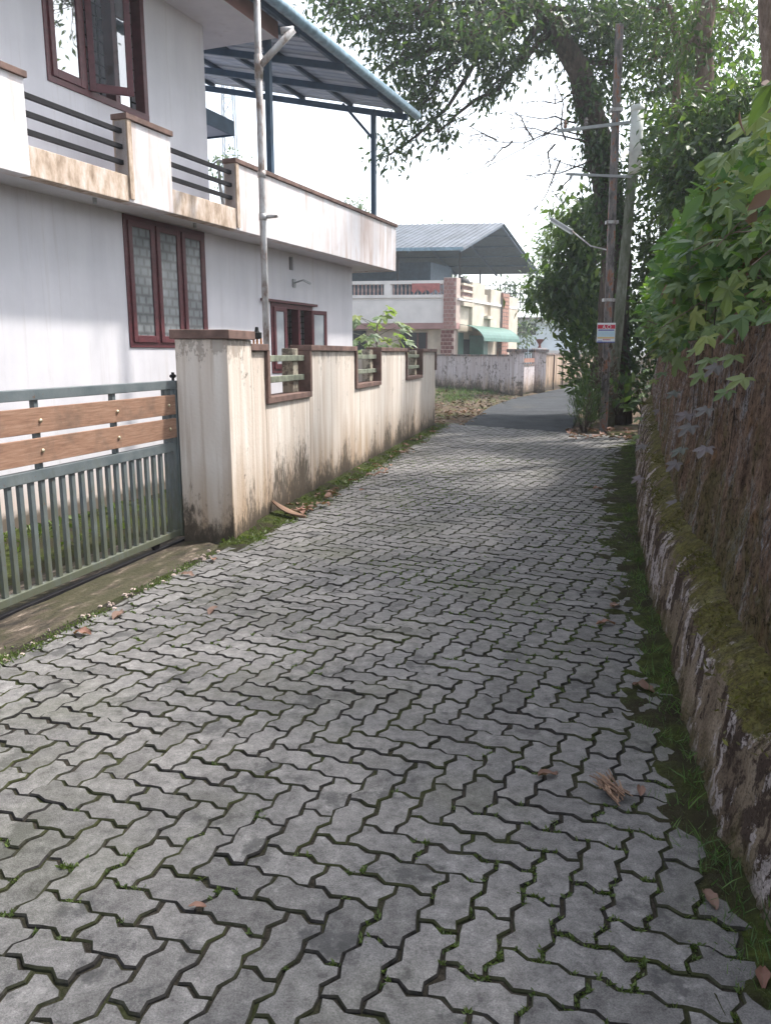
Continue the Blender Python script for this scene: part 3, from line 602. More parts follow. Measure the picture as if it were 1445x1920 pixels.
def shutter(mb_name, parent, w, h, loc, rz, pane_mat, fw=.06, th=.035):
    e = MB()
    e.box(0, fw, 0, th, 0, h); e.box(w - fw, w, 0, th, 0, h); e.box(fw, w - fw, .001, th - .001, 0, fw * 1.25); e.box(fw, w - fw, .001, th - .001, h - fw, h)
    o = e.build(mb_name, 'maroon', parent, bevel=.004); o.location = loc; o.rotation_euler = (0, 0, rz)
    MB().box(fw - .004, w - fw + .004, th / 2 - .004, th / 2 + .004, fw * 1.25 - .004, h - fw + .004).build('pane', pane_mat, o); return o
def window(o4, panes, sill=True):
    a, b, c, d = o4; fw = .065; f = MB(); w = (b - a - 4 * fw) / 3
    for k in range(4): x = a + k * (w + fw); f.box(x, x + fw, -.012, .11, c + .001, d - .001)
    f.box(a, b, -.014, .112, c - .0, c + fw); f.box(a, b, -.014, .112, d - fw, d)
    fr = f.build('window_frame', 'maroon', house, bevel=.004)
    # grille bars inside
    for k in range(3):
        x0 = a + fw + k * (w + fw)
        g = MB()
        for m in range(3): g.box(x0 + w * (m + 1) / 4 - .007, x0 + w * (m + 1) / 4 + .007, .083, .097, c + fw, d - fw)
        for m in range(9): z = c + fw + (d - c - 2 * fw) * (m + 1) / 10; g.box(x0, x0 + w, .099, .104, z - .007, z + .007)
        g.build('window_grille', 'dark_iron', fr)
        p = panes[k]
        if p[0] == 'shut': shutter('shutter', fr, w + .02, d - c - 2 * fw + .02, (x0 - .01, -.03, c + fw - .01), 0, p[1])
        elif p[0] == 'open_left': shutter('shutter', fr, w + .02, d - c - 2 * fw + .02, (x0, -.03, c + fw - .01), -radians(p[2]), p[1])
        elif p[0] == 'open_right': shutter('shutter', fr, w + .02, d - c - 2 * fw + .02, (x0 + w, -.03, c + fw - .01), -radians(180 - p[2]), p[1])
    return fr
f1 = window(LW, [('shut', 'lace')] * 3)
f2 = window(UW, [('shut', 'mirror_glass'), ('open_left', 'window_glass', 42), ('none', 'x')])
MB().box(.36, .5, .06, .068, 4.05, 5.13).build('pane', 'mirror_glass', f2)
f3 = window(SW, [('shut', 'frosted_glass'), ('none', 'x'), ('open_right', 'frosted_glass', 165)])
MB().box(2.95, 4.6, -.055, -.002, 2.255, 2.29).build('window_hood', 'maroon', f3)
MB().box(VT[0] - .0, VT[1] + .0, .05, .06, VT[2], VT[3]).build('vent_mesh', 'dark_iron', house)
br = MB().bar((3.92, -.004, 2.56), (3.92, -.16, 2.6), .02, .02).bar((3.92, -.16, 2.6), (4.08, -.2, 2.56), .02, .025).box(3.88, 3.96, -.02, -.002, 2.5, 2.62).build('wall_bracket', 'lamp_grey', house)
# canopy over the terrace door on the end wall
cn = MB().box(1.83, 2.78, .25, 1.5, 4.36, 4.42).build('terrace_canopy', 'roof_underside', house); MB().box(1.83, 2.80, .225, .249, 4.34, 4.52).build('canopy_fascia', 'blue_steel', cn); MB().box(2.78, 2.803, .25, 1.5, 4.34, 4.52).build('canopy_fascia', 'blue_steel', cn)

# sheet roof over the terrace: falls towards the road
ROOF_S = .225
def rz_(y): return 5.44 + (y + .95) * ROOF_S
aw = thing('sheet_roof', 'blue steel framed sheet roof over the terrace of the white house', 'roof', (HP.x, HP.y, 0), HA)
nrib = 46; rs = MB(); x0, x1 = -2.5, 6.45; prof_ = []
for k in range(nrib):
    xa = x0 + (x1 - x0) * k / nrib; dx = (x1 - x0) / nrib; prof_ += [(xa, 0), (xa + dx * .6, 0), (xa + dx * .7, .025), (xa + dx * .9, .025)]
prof_.append((x1, 0)); y0, y1 = -.93, 4.6; npf = len(prof_)
rs.add([(p, y, rz_(y) + hh + e) for e in (0, .004) for y in (y0, y1) for p, hh in prof_], [(k, k + 1, npf + k + 1, npf + k) for k in range(npf - 1)] + [(2 * npf + k, 3 * npf + k, 3 * npf + k + 1, 2 * npf + k + 1) for k in range(npf - 1)])
rs.build('roof_sheet', 'roof_underside', aw)
for s in (2.55, 3.85, 5.05, 6.35): MB().bar((s, -.88, rz_(-.88) - .11), (s, 4.5, rz_(4.5) - .11), .05, .09).build('rafter', 'blue_steel', aw)
for y in (-.75, .15, 1.05, 1.95, 2.85, 3.75): MB().bar((x0, y, rz_(y) - .035), (x1 - .02, y, rz_(y) - .035), .05, .055).build('purlin', 'blue_steel', aw)
MB().tube([(x0, -.99, 5.40), (x1 + .06, -.99, 5.40)], .065, 12).build('gutter', 'gutter_blue', aw, smooth=True)
for s in (2.55, 5.95):
    MB().box(s - .035, s + .035, -.475, -.405, 3.766, rz_(-.44) - .15).build('post', 'blue_steel', aw); MB().bar((s, -.44, rz_(-.44) - .6), (s, .1, rz_(.1) - .13), .04, .04).build('brace', 'blue_steel', aw) if s > 5 else None
for s, y in ((6.35, 4.4), (3.85, 4.4)): MB().box(s - .035, s + .035, y - .035, y + .035, 3.1, rz_(y) - .15).build('post', 'blue_steel', aw)

# vertical galvanised pipe in the yard
pp = at(500, 662, 9.45)
pipe = thing('drain_pipe', 'rusty galvanised pipe standing upright in the yard with a forked top', 'pipe', (pp.x, pp.y, 0))
MB().tube([(0, 0, -.05), (0, 0, 3.0), (0, 0, 8.0)], .038, 12).build('pipe', 'galvanised', pipe, smooth=True)
for z in (3.05, 3.5): MB().tube([(0, 0, z - .035), (0, 0, z + .035)], .045, 12).build('collar', 'galvanised', pipe, smooth=True)
bz0 = at(508, 125, 9.45); bz1 = at(551, 56, 9.45); b0_ = Vector((0, 0, bz0.z)); b1_ = Vector((bz1.x - pp.x, -.02, bz1.z))
MB().tube([b0_, b1_], .038, 12).build('branch', 'galvanised', pipe, smooth=True)
MB().tube([(0, 0, bz0.z - .12), (0, 0, bz0.z + .12)], .047, 12).build('collar', 'galvanised', pipe, smooth=True); MB().tube([b1_ + Vector((-.14, 0, -.01)), b1_], .034, 12).build('branch_end', 'galvanised', pipe, smooth=True)
MB().tube([(.03, 0, 3.05), (.17, -.03, 3.06)], .022, 10).build('stub', 'galvanised', pipe, smooth=True)

# ------------------------------------------------------------------ boundary wall with notches
wall = thing('boundary_wall', 'stained cream boundary wall with brown coping and railed notches along the lane', 'wall', (W0.x, W0.y, 0), atan2(WD.y, WD.x))
def wseg(a, b, z1, name='panel', y0=0.0, y1=.18, mat='wall_plaster'):
    return MB().box(a, b, y0, y1, -.12, z1).build(name, mat, wall, bevel=.008)
pl_ = [(-.16, .33), (0, -.045), (.52, -.045), (.52, .33)]
MB().prism(pl_, -.12, 1.66).build('pillar', 'wall_plaster', wall, bevel=.008)
MB().prism([(-.19, .36), (-.025, -.075), (.545, -.075), (.545, .36)], 1.662, 1.735).build('coping', 'coping', wall, bevel=.006)
segs = [(.522, .95, 1.57), (2.28, 4.22, 1.575), (5.70, 7.71, 1.575), (9.32, 11.02, 1.575)]
lows = [(.95, 2.28), (4.22, 5.70), (7.71, 9.32)]
for a, b, z in segs:
    wseg(a, b, z); MB().box(a + (.025 if a < 2 else -.02), b + .02, -.035, .21, z + .002, z + .062).build('coping', 'coping', wall, bevel=.005)
for a, b in lows:
    wseg(a + .001, b - .001, 1.085)
    MB().box(a, b, -.028, .2, 1.087, 1.145).build('notch_trim', 'coping', wall, bevel=.004)
    MB().box(a - .002, a + .06, -.03, .19, 1.146, 1.576).build('notch_trim', 'coping', wall); MB().box(b - .06, b + .002, -.03, .19, 1.146, 1.576).build('notch_trim', 'coping', wall)
    MB().box(b - .36, b - .19, .062, .185, 1.146, 1.60).build('stub_post', 'mossy_post', wall, bevel=.008)
    for z in (1.30, 1.50): MB().box(a + .06, b - .06, .035 if z < 1.4 else .036, .09, z - .03, z + .03).build('rail', 'mossy_rail', wall, bevel=.006)
MB().box(10.92, 11.04, -.03, .2, 1.2, 1.574).build('notch_trim', 'coping', wall)
MB().box(10.85, 11.0, .19, 5.0, -.1, 1.5).build('return_wall', 'wall_plaster', wall)
# small pump on orange pipes behind the wall
pv = at(482, 640, 8.3)
pmp = thing('garden_pump', 'small black pump on orange pipe legs showing above the low coping', 'pump', (pv.x, pv.y, 0))
for dx in (-.035, 0, .04): MB().tube([(dx, 0, -.05), (dx, 0, 1.70)], .011, 8).build('leg', 'orange_pipe', pmp)
MB().tube([(-.09, 0, 1.62), (-.09, 0, -.05)], .014, 8).build('leg', 'orange_pipe', pmp)
MB().lathe([(.02, 1.69), (.05, 1.70), (.05, 1.755), (.028, 1.76), (.02, 1.78), (.016, 1.81), (.0, 1.812)], (0, 0, 0), 10).build('motor', 'rope_black', pmp); MB().tube([(-.1, 0, 1.74), (-.04, 0, 1.74)], .01, 8).build('outlet', 'rope_black', pmp)

# ------------------------------------------------------------------ sliding gate
gate = thing('sliding_gate', 'blue grey steel gate with two brown boards and vertical bars', 'gate', (G0.x + GD.x * .13, G0.y + GD.y * .13, 0), atan2(GD.y, GD.x))
GL = 3.9     # local x runs towards the camera, +y is road side? (normal (-GD.y, GD.x))
MB().box(-.10, GL, -.03, .03, 1.27, 1.335).build('top_rail', 'gate_paint', gate, bevel=.004)
MB().box(-.02, GL, -.025, .025, .775, .845).build('middle_rail', 'gate_paint', gate, bevel=.004)
MB().box(-.05, GL, -.028, .028, .075, .125).build('bottom_rail', 'gate_paint', gate, bevel=.004)
MB().box(-.12, -.05, -.031, .031, .06, 1.268).build('end_stile', 'gate_paint', gate, bevel=.004)
MB().box(-.048, .0, -.022, .022, .127, 1.268).build('inner_stile', 'gate_paint', gate)
for s in (.06, .75, 1.55, 2.35, 3.15): MB().box(s - .018, s + .018, -.017, .017, .846, 1.269).build('upright', 'gate_paint', gate)
for z0 in (1.07, .885):
    b = MB().box(-.045, GL - .02, .018, .036, z0, z0 + .155).build('board', 'gate_board', gate, bevel=.003)
    for s in (.06, .75, 1.55, 2.35, 3.15): MB().lathe([(.014, 0), (.013, .008), (.007, .013), (0.001, .015)], (0, 0, 0), 10).build('bolt', 'brass', b).matrix_local = Matrix.Translation((s, .036, z0 + .075)) @ Matrix.Rotation(-pi / 2, 4, 'X')
bar = MB().box(-.0175, .0175, -.013, .013, .126, .774).mesh('bar', 'gate_paint')
for k in range(39): inst('bar', bar, gate, (.07 + k * .098, 0, 0), (0, 0, random.uniform(-.03, .03)))
for s in (.3, 3.0):
    r = MB().lathe([(.04, -.012), (.045, -.01), (.035, 0), (.045, .01), (.04, .012)], (0, 0, 0), 14).build('roller', 'dark_iron', gate); r.rotation_euler = (pi / 2, 0, 0); r.location = (s, 0, .062); MB().box(s - .03, s + .03, -.02, -.014, .04, .076).build('roller_bracket', 'dark_iron', gate)
MB().tube([(-.085, 0, 1.335), (-.085, 0, 1.40)], .012, 8).tube([(-.115, 0, 1.37), (-.055, 0, 1.37)], .014, 8).build('hinge_pin', 'dark_iron', gate)
# guide rail on the ramp
MB().box(-.3, GL + 1, -.02, .02, .0, .03).build('guide_rail', 'dark_iron', gate)

# ------------------------------------------------------------------ second house behind
FP = Vector((3.30, 38.0)); FU = Vector((-.992, .125)); SU = Vector((.44, .898))
h2 = thing('terraced_house', 'cream and pink house with baluster parapet under a big blue sheet roof', 'house', (FP.x, FP.y, 0))
def fp(s, y, z): q = FU * s + SU * y; return (q.x, q.y, z)          # s to the left along the front, y to the back
def fbox(mb, s0, s1, y0, y1, z0, z1): return mb.hexa([fp(s1, y0, z0), fp(s0, y0, z0), fp(s0, y1, z0), fp(s1, y1, z0)], [fp(s1, y0, z1), fp(s0, y0, z1), fp(s0, y1, z1), fp(s1, y1, z1)])
def fb(name, mat, *a, parent=h2): return fbox(MB(), *a).build(name, mat, parent)
pz = lambda py: CAM_H + (HORIZ - py) * 38 / (FPX * .981) * .985
fb('wall', 'cream_paint', .45, 9.0, .35, 9.0, -.1, 3.95)
fb('terrace_slab', 'white_paint', -.1, 9.0, -.02, 9.0, 3.95, 4.06)
fb('fascia', 'white_paint', .55, 9.0, -.06, .34, 2.93, 3.94)
fb('pink_band', 'pink_paint', -.02, 9.0, -.1, .36, 2.66, 2.925)
pil = fb('brick_pillar', 'mortar', -.0, .58, -.14, .4, 2.63, 4.95)
for r in range(13):
    for k in range(3): z = 2.66 + r * .175; s = .01 + k * .19 + (.09 if r % 2 else 0); fb('brick', 'brick_pink', s, min(.575, s + .165), -.158, -.139, z, z + .15, parent=pil)
pil = fb('brick_pillar', 'mortar', .1, .72, -.05, .3, -.1, 2.655)
for r in range(15):
    for k in range(3): z = -.05 + r * .178; s = .11 + k * .2 + (.1 if r % 2 else 0); fb('brick', 'brick_dark', s, min(.715, s + .175), -.066, -.049, z, z + .15, parent=pil)
w2 = fb('window', 'dark_iron', 1.5, 2.75, .30, .349, 1.0, 2.5)
for s in (1.48, 1.9, 2.3, 2.72): fb('window_bar', 'brick_dark', s, s + .05, .27, .299, 1.0, 2.5, parent=w2)
fb('window', 'dark_iron', 4.4, 6.0, .30, .349, .8, 2.6)
fb('balustrade_base', 'white_paint', .6, 9.0, -.1, .12, 4.06, 4.2); fb('balustrade_rail', 'white_paint', .6, 9.0, -.12, .14, 4.68, 4.83)
fb('balustrade_pier', 'white_paint', 3.05, 3.35, -.11, .13, 4.201, 4.679)
blm = MB().lathe([(.045, 0), (.045, .04), (.022, .08), (.05, .18), (.045, .26), (.02, .36), (.022, .42), (.045, .44), (.045, .478)], (0, 0, 0), 8).mesh('baluster', 'baluster_brown', True)
for k in range(30):
    s = .72 + k * .185
    if 3.0 < s < 3.4: continue
    inst('baluster', blm, h2, fp(s, .0, 4.2))
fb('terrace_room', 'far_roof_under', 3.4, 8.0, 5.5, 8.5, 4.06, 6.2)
# side of the house
def sbox(name, mat, y0, y1, s0, s1, z0, z1, parent=h2): return fb(name, mat, s0, s1, y0, y1, z0, z1, parent=parent)
sbox('side_wall', 'cream_paint', .42, 8.8, .1, .44, -.1, 4.45)
sbox('side_wall', 'cream_paint', 1.9, 3.6, -.05, .3, 2.6, 4.9); sbox('side_wall', 'cream_paint', 4.6, 6.2, -.05, .3, 2.6, 4.75); sbox('side_wall', 'cream_paint', 7.4, 9.2, -.08, .3, -.1, 4.55)
bp = sbox('brick_panel', 'rusty', 6.2, 7.35, -.15, .2, -.1, 4.7)
for r in range(24):
    z = -.05 + r * .197
    for k in range(4): y = 6.22 + k * .28; sbox('brick', 'brick_orange', y, y + .25, -.17, -.149, z, z + .16, parent=bp)
for z in (4.05, 4.35, 4.65): sbox('side_rail', 'cream_paint', .45, 1.85, -.12, .05, z, z + .1)
for k in range(8): inst('baluster', blm, h2, fp(-.03, .55 + k * .17, 4.16))
sbox('ledge', 'cream_paint', 3.6, 4.6, -.25, .1, 3.25, 3.4); sbox('ledge', 'cream_paint', .45, 1.9, -.15, .1, 3.72, 3.9)
sbox('side_door', 'dark_iron', 1.1, 1.9, .06, .098, -.1, 2.2); sbox('green_panel', 'green_sheet', .45, 1.05, .05, .097, -.1, 2.5); sbox('green_panel', 'green_sheet', 1.95, 2.6, -.6, .09, -.1, 2.4)
# curved green awning
cv = MB(); nn = 8; prof = [(-.02 - 1.15 * sin(q * pi / 2 / nn), 2.1 + .75 * cos(q * pi / 2 / nn)) for q in range(nn + 1)]
for (sa, za), (sb, zb) in zip(prof, prof[1:]): cv.hexa([fp(sa, .3, za), fp(sb, .3, zb), fp(sb, 6.0, zb), fp(sa, 6.0, za)], [fp(sa, .3, za + .02), fp(sb, .3, zb + .02), fp(sb, 6.0, zb + .02), fp(sa, 6.0, za + .02)])
cv.build('curved_awning', 'green_sheet', h2)
# red cloth on the balustrade
cl = MB()
for k in range(10): s = .75 + k * .13; cl.add([fp(s, -.135, 4.25 + .1 * (k % 3)), fp(s + .13, -.145, 4.25 + .1 * ((k + 1) % 3)), fp(s + .13, -.13, 4.7), fp(s, -.13, 4.7)], [(0, 1, 2, 3)])
tag(cl.build('hanging_cloth', 'red_cloth'), 'red cloth hung to dry over the baluster parapet', 'cloth').location = (FP.x, FP.y, 0)
# big gabled sheet roof on posts
e0 = at(868, 467, 38); rd = at(945, 420, 43.6); e1 = at(1012, 513, 49.3)
RL = Vector((-.99, .10, 0))
r2 = thing('gabled_sheet_roof', 'large grey blue gabled sheet roof on thin posts above the pink house', 'roof', (e0.x, e0.y, 0))
o3 = Vector((e0.x, e0.y, 0))
def roofslab(a, b, mat, name, th=.06):
    q = [a - o3, b - o3, b - o3 + RL * 13, a - o3 + RL * 13]; up = Vector((0, 0, th)); return MB().hexa([tuple(p) for p in q], [tuple(p + up) for p in q]).build(name, mat, r2)
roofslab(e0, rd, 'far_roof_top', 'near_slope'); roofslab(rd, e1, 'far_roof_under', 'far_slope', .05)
rib_ = MB()
for k in range(44): t = RL * (.15 + .29 * k); rib_.bar(e0 - o3 + t + Vector((0, 0, .075)), rd - o3 + t + Vector((0, 0, .075)), .05, .035)
rib_.build('roof_ribs', 'far_roof_top', r2)['kind'] = 'stuff'
MB().bar(e0 - o3 + Vector((0, -.05, .02)), e0 - o3 + RL * 13 + Vector((0, -.05, .02)), .12, .14).build('eave_gutter', 'gutter_blue', r2)
for k in range(6):
    t = RL * (.15 + 2.4 * k)
    MB().bar(rd - o3 + t - Vector((0, 0, .08)), e1 - o3 + t - Vector((0, 0, .08)), .09, .1).bar(rd - o3 + t - Vector((0, 0, .08)), e0 - o3 + t - Vector((0, 0, .08)), .09, .1).build('rafter', 'blue_steel', r2)
for k in range(1, 5):
    q = rd.lerp(e1, k / 5) - o3 - Vector((0, 0, .05)); MB().bar(q, q + RL * 13, .06, .07).build('purlin', 'blue_steel', r2)
for k in range(5):
    for q in (e0.lerp(rd, .12), e1.lerp(rd, .1)):
        b = q - o3 + RL * (.4 + 2.9 * k); MB().tube([(b.x, b.y, 4.0), (b.x, b.y, b.z - .02)], .05, 8).build('post', 'dark_iron', r2)
b1 = e1.lerp(rd, .1) - o3
rl = MB()
for z in (4.5, 5.0, 5.5): rl.bar((b1.x - .3, b1.y, z), (b1.x - 12, b1.y + 1.2, z), .04, .04)
for k in range(40): rl.bar((b1.x - .3 - k * .3, b1.y + k * .03, 4.2), (b1.x - .3 - k * .3, b1.y + k * .03, 5.5), .03, .03)
rl.build('terrace_grille', 'dark_iron', r2)
# water tank / odds on the terrace
tk = thing('water_tank', 'dark rounded water tank on the terrace under the sheet roof', 'tank', (FP.x, FP.y, 0)); c_ = fp(.35, 1.6, 4.06); MB().lathe([(.35, 0), (.38, .1), (.38, .8), (.3, .95), (.12, 1.0), (.12, 1.06), (0, 1.06)], c_, 14).build('tank_body', 'rope_black', tk, smooth=True)

# ------------------------------------------------------------------ far walls and gate
def wall_between(name, label, a, b, h, th, mat, npil=0, cope='coping'):
    a = Vector(a[:2]); b = Vector(b[:2]); d = b - a; L = d.length
    w = thing(name, label, 'wall', (a.x, a.y, 0), atan2(d.y, d.x))
    MB().box(0, L, 0, th, -.1, h - .07).build('panel', mat, w); MB().box(-.02, L + .02, -.03, th + .03, h - .068, h).build('coping', cope, w)
    for k in range(npil): s = L * (k + .5) / npil; MB().box(s - .12, s + .12, -.05, -.001, -.1, h - .07).build('pilaster', mat, w)
    return w
A1 = gp(806, 727); A2 = gp(966, 741.5); A3 = gp(1008, 735); A4 = gp(1128, 709)
wall_between('far_wall', 'peeling whitewashed wall in front of the pink house', A1, A2, 1.50, .18, 'far_wall_plaster', 0, 'rusty')
wall_between('streaked_wall', 'brown streaked wall with pilasters along the bend of the asphalt road', A3, A4, 1.55, .18, 'far_wall_streaked', 9, 'rusty')
for c, lb in ((A2, 'left gate pillar with a dark flat cap at the end of the whitewashed wall'), (A3, 'right gate pillar with a small urn at the start of the streaked wall')):
    gpil = thing('gate_pillar', lb, 'pillar', (c.x, c.y, 0), .5, 'pillars of the far gate')
    MB().box(-.2, .2, -.2, .2, -.1, 1.58).build('shaft', 'far_wall_plaster', gpil); MB().box(-.27, .27, -.27, .27, 1.582, 1.7).build('cap', 'rusty', gpil)
    if c is A3: MB().box(-.22, .22, -.22, .22, 1.702, 1.76).build('cap_top', 'white_paint', gpil); MB().lathe([(.08, 1.76), (.04, 1.84), (.05, 1.9), (.14, 2.05), (.15, 2.1), (0, 2.1)], (0, 0, 0), 10).build('urn', 'brick_dark', gpil)
ga, gb = A2 + (A3 - A2) * .25, A2 + (A3 - A2) * .78
fg = thing('far_gate', 'weathered grey sheet gate with spear points between the far pillars', 'gate', (ga.x, ga.y, 0), atan2(gb.y - ga.y, gb.x - ga.x)); L = (gb - ga).length
MB().box(0, L, -.02, .02, .06, 1.05).build('sheet', 'far_wall_plaster', fg); MB().box(0, L, -.03, .03, 1.051, 1.15).build('rail', 'rusty', fg)
for k in range(7): s = L * (k + .5) / 7; MB().lathe([(.014, 1.15), (.014, 1.6), (.03, 1.63), (0, 1.75)], (s, 0, 0), 6).build('spear', 'dark_iron', fg)
MB().box(.02, L - .02, -.012, .012, 1.2, 1.36).build('panel', 'brick_orange', fg)
# pale blue building behind the bend
bb = at(1050, 640, 66)
bld = thing('pale_building', 'pale blue walled building seen between the trees past the bend', 'building', (bb.x, bb.y, 0))
MB().box(-4, 5, 0, 6, -.1, 4.2).build('wall', 'pale_blue_wall', bld); MB().box(-4.5, 5.5, -.8, 6.5, 4.201, 4.35).build('roof', 'rusty', bld); MB().box(-3, 6, -6, -5.8, -.1, 1.75).build('low_wall', 'white_paint', bld)
MB().box(-3.4, -2.0, -.05, -.001, 3.0, 3.9).build('window', 'dark_iron', bld); MB().box(1.6, 2.6, -.05, -.001, -.1, 2.1).build('door', 'rusty', bld)
# lattice tower far off
tb = at(432, 300, 85); tw = thing('lattice_tower', 'thin steel lattice mast far behind the terrace', 'tower', (tb.x, tb.y, 0)); lat = MB(); Ht = at(432, 150, 85).z
for sx, sy in ((-1, -1), (1, -1), (1, 1), (-1, 1)): lat.bar((sx * 1.0, sy * 1.0, -.1), (sx * .5, sy * .5, Ht), .1, .1)
for k in range(16):
    z0 = Ht * k / 16; z1 = Ht * (k + 1) / 16; w0 = 1 - .5 * k / 16; w1 = 1 - .5 * (k + 1) / 16
    lat.bar((-w0, -w0, z0), (w1, -w1, z1), .06, .06); lat.bar((w0, -w0, z0), (-w1, -w1, z1), .06, .06); lat.bar((-w1, -w1, z1), (w1, -w1, z1), .06, .06); lat.bar((-w0, w0, z0), (-w1, -w1, z1), .05, .05)
lat.build('lattice', 'steel_lattice', tw)

# ------------------------------------------------------------------ poles, sign, lamp
b1 = gp(1131, 806); t1 = at(1161, 45, 16.9)
p1 = thing('rusty_pole', 'tall rusty flaking service pole leaning beside the mossy pole', 'pole', (b1.x, b1.y, 0))
d1 = Vector((t1.x - b1.x, t1.y - b1.y, t1.z))
MB().bar((0, 0, -.1), d1, .145, .09, (0, -1, 0)).build('shaft', 'rusty', p1, bevel=.01); MB().bar(d1 * .0 + Vector((0, -.058, 0)), d1 + Vector((0, -.058, 0)), .04, .012, (0, -1, 0)).build('rib', 'rusty', p1)
def onp1(py): t = (at(1150, py, 16.7).z) / d1.z; return d1 * t
ca = onp1(232); MB().bar(ca + Vector((-1.15, -.1, -.13)), ca + Vector((.25, -.1, .03)), .05, .055).build('crossarm', 'lamp_grey', p1)
cb = onp1(330); MB().bar(cb + Vector((-.95, -.1, .03)), cb + Vector((.35, -.1, -.02)), .04, .045).build('crossarm', 'lamp_grey', p1)
for q in ((-1.0, -.11), (-.6, -.065)): MB().lathe([(.03, 0), (.045, .03), (.03, .06), (.045, .09), (.02, .14), (0, .14)], ca + Vector((q[0], -.1, q[1] + .04)), 10).build('insulator', 'rusty', p1)
for z in (2.6, 4.1, 6.2): c = d1 * (z / d1.z); MB().box(c.x - .115, c.x + .115, c.y - .075, c.y + .075, z - .03, z + .03).build('clamp', 'galvanised', p1)
b2 = at(1144, 662, 17.3); b2.z = 0; b2.x = at(1142, 780, 17.3).x
p2 = thing('mossy_pole', 'round mossy grey pole carrying a long white tube beside the rusty pole', 'pole', (b2.x, b2.y, 0))
t2 = at(1185, 330, 17.4) - b2; t3 = at(1191, 205, 17.4) - b2
MB().tube([(0, 0, -.1), t2 * .5, t2, t3 * 1.0], [.115, .108, .095, .085], 14).build('shaft', 'mossy_pole', p2, smooth=True)
MB().tube([t2 + Vector((0, -.15, .02)), t3 + Vector((.0, -.15, .0))], .125, 16).build('tube', 'white_plastic', p2, smooth=True); MB().tube([t3 + Vector((0, -.15, -.08)), t3 + Vector((.0, -.15, .03))], .135, 16).build('tube_cap', 'white_plastic', p2, smooth=True)
# notice board
sg0 = at(1118, 642, 16.35); sg1 = at(1154, 605, 16.35); sw = sg1.x - sg0.x; sh = sg1.z - sg0.z
sign = thing('notice_board', 'small square notice board with a red lettered band on the rusty pole', 'sign', (sg0.x, sg0.y, sg0.z))
MB().box(0, sw, 0, .012, 0, sh).build('board', 'sign_white', sign)
def band(u0, u1, v0, v1, mat, name='band', y=-.003): return MB().box(sw * u0, sw * u1, y, -.0005, sh * v0, sh * v1).build(name, mat, sign)
band(.02, .98, .70, .90, 'sign_red'); band(.06, .94, .60, .66, 'sign_blue'); band(.03, .97, .30, .58, 'sign_sky'); band(.03, .97, .20, .29, 'sign_yellow'); band(0, 1, 0, .05, 'sign_blue')
for k in range(6): band(.35 + k * .07, .39 + k * .07, .11, .18, 'sign_red', 'lettering')
for k in range(5): band(.06 + k * .05, .10 + k * .05, .07, .1, 'sign_blue', 'lettering')
tc_ = bpy.data.curves.new('lettering', 'FONT'); tc_.body = 'A.O'; tc_.size = sh * .27; tc_.extrude = .0015; tc_.align_x = 'CENTER'
to_ = bpy.data.objects.new('lettering_curve', tc_); COL.objects.link(to_); dg = bpy.context.evaluated_depsgraph_get(); me = bpy.data.meshes.new_from_object(to_.evaluated_get(dg)); bpy.data.objects.remove(to_)
me.materials.clear(); me.materials.append(MAT['sign_white']); me.name = 'lettering'; inst('lettering', me, sign, (sw * .52, -.005, sh * .705), (pi / 2, 0, 0))
# street lamp
l0 = at(1034, 410, 17.6); l1 = at(1072, 433, 17.2); pe = b1 + onp1(470)
lamp = thing('street_lamp', 'grey tube street lamp on a thin arm reaching out from the pole', 'lamp', (b1.x, b1.y, 0)); q = lambda v: v - Vector((b1.x, b1.y, 0))
MB().bar(q(l0), q(l1), .1, .055).build('lamp_housing', 'lamp_grey', lamp, bevel=.01); MB().bar(q(l0) - Vector((0, 0, .05)), q(l1) - Vector((0, 0, .05)), .07, .03).build('diffuser', 'white_plastic', lamp)
MB().tube([q(l1), q(l1).lerp(q(pe), .5) - Vector((0, 0, .1)), q(pe)], .014, 8).build('arm', 'galvanised', lamp)

def cable(a, b, sag, label):
    a = Vector(a); b = Vector(b); o = MB().tube([(a.lerp(b, k / 16) - a) - Vector((0, 0, sag * 4 * (k / 16) * (1 - k / 16))) for k in range(17)], .009, 5).build('service_cable', 'rope_black'); o.location = a; return tag(o, label, 'cable', 'cables on the rusty pole')
p1w = Vector((b1.x, b1.y, 0))
cable(p1w + ca + Vector((-1.0, -.1, .05)), at(700, 300, 34), .9, 'thin cable sagging from the upper crossarm towards the houses')
cable(p1w + cb + Vector((-.8, -.1, .06)), at(990, 440, 42), .6, 'thin cable running from the lower crossarm to the sheet roof')
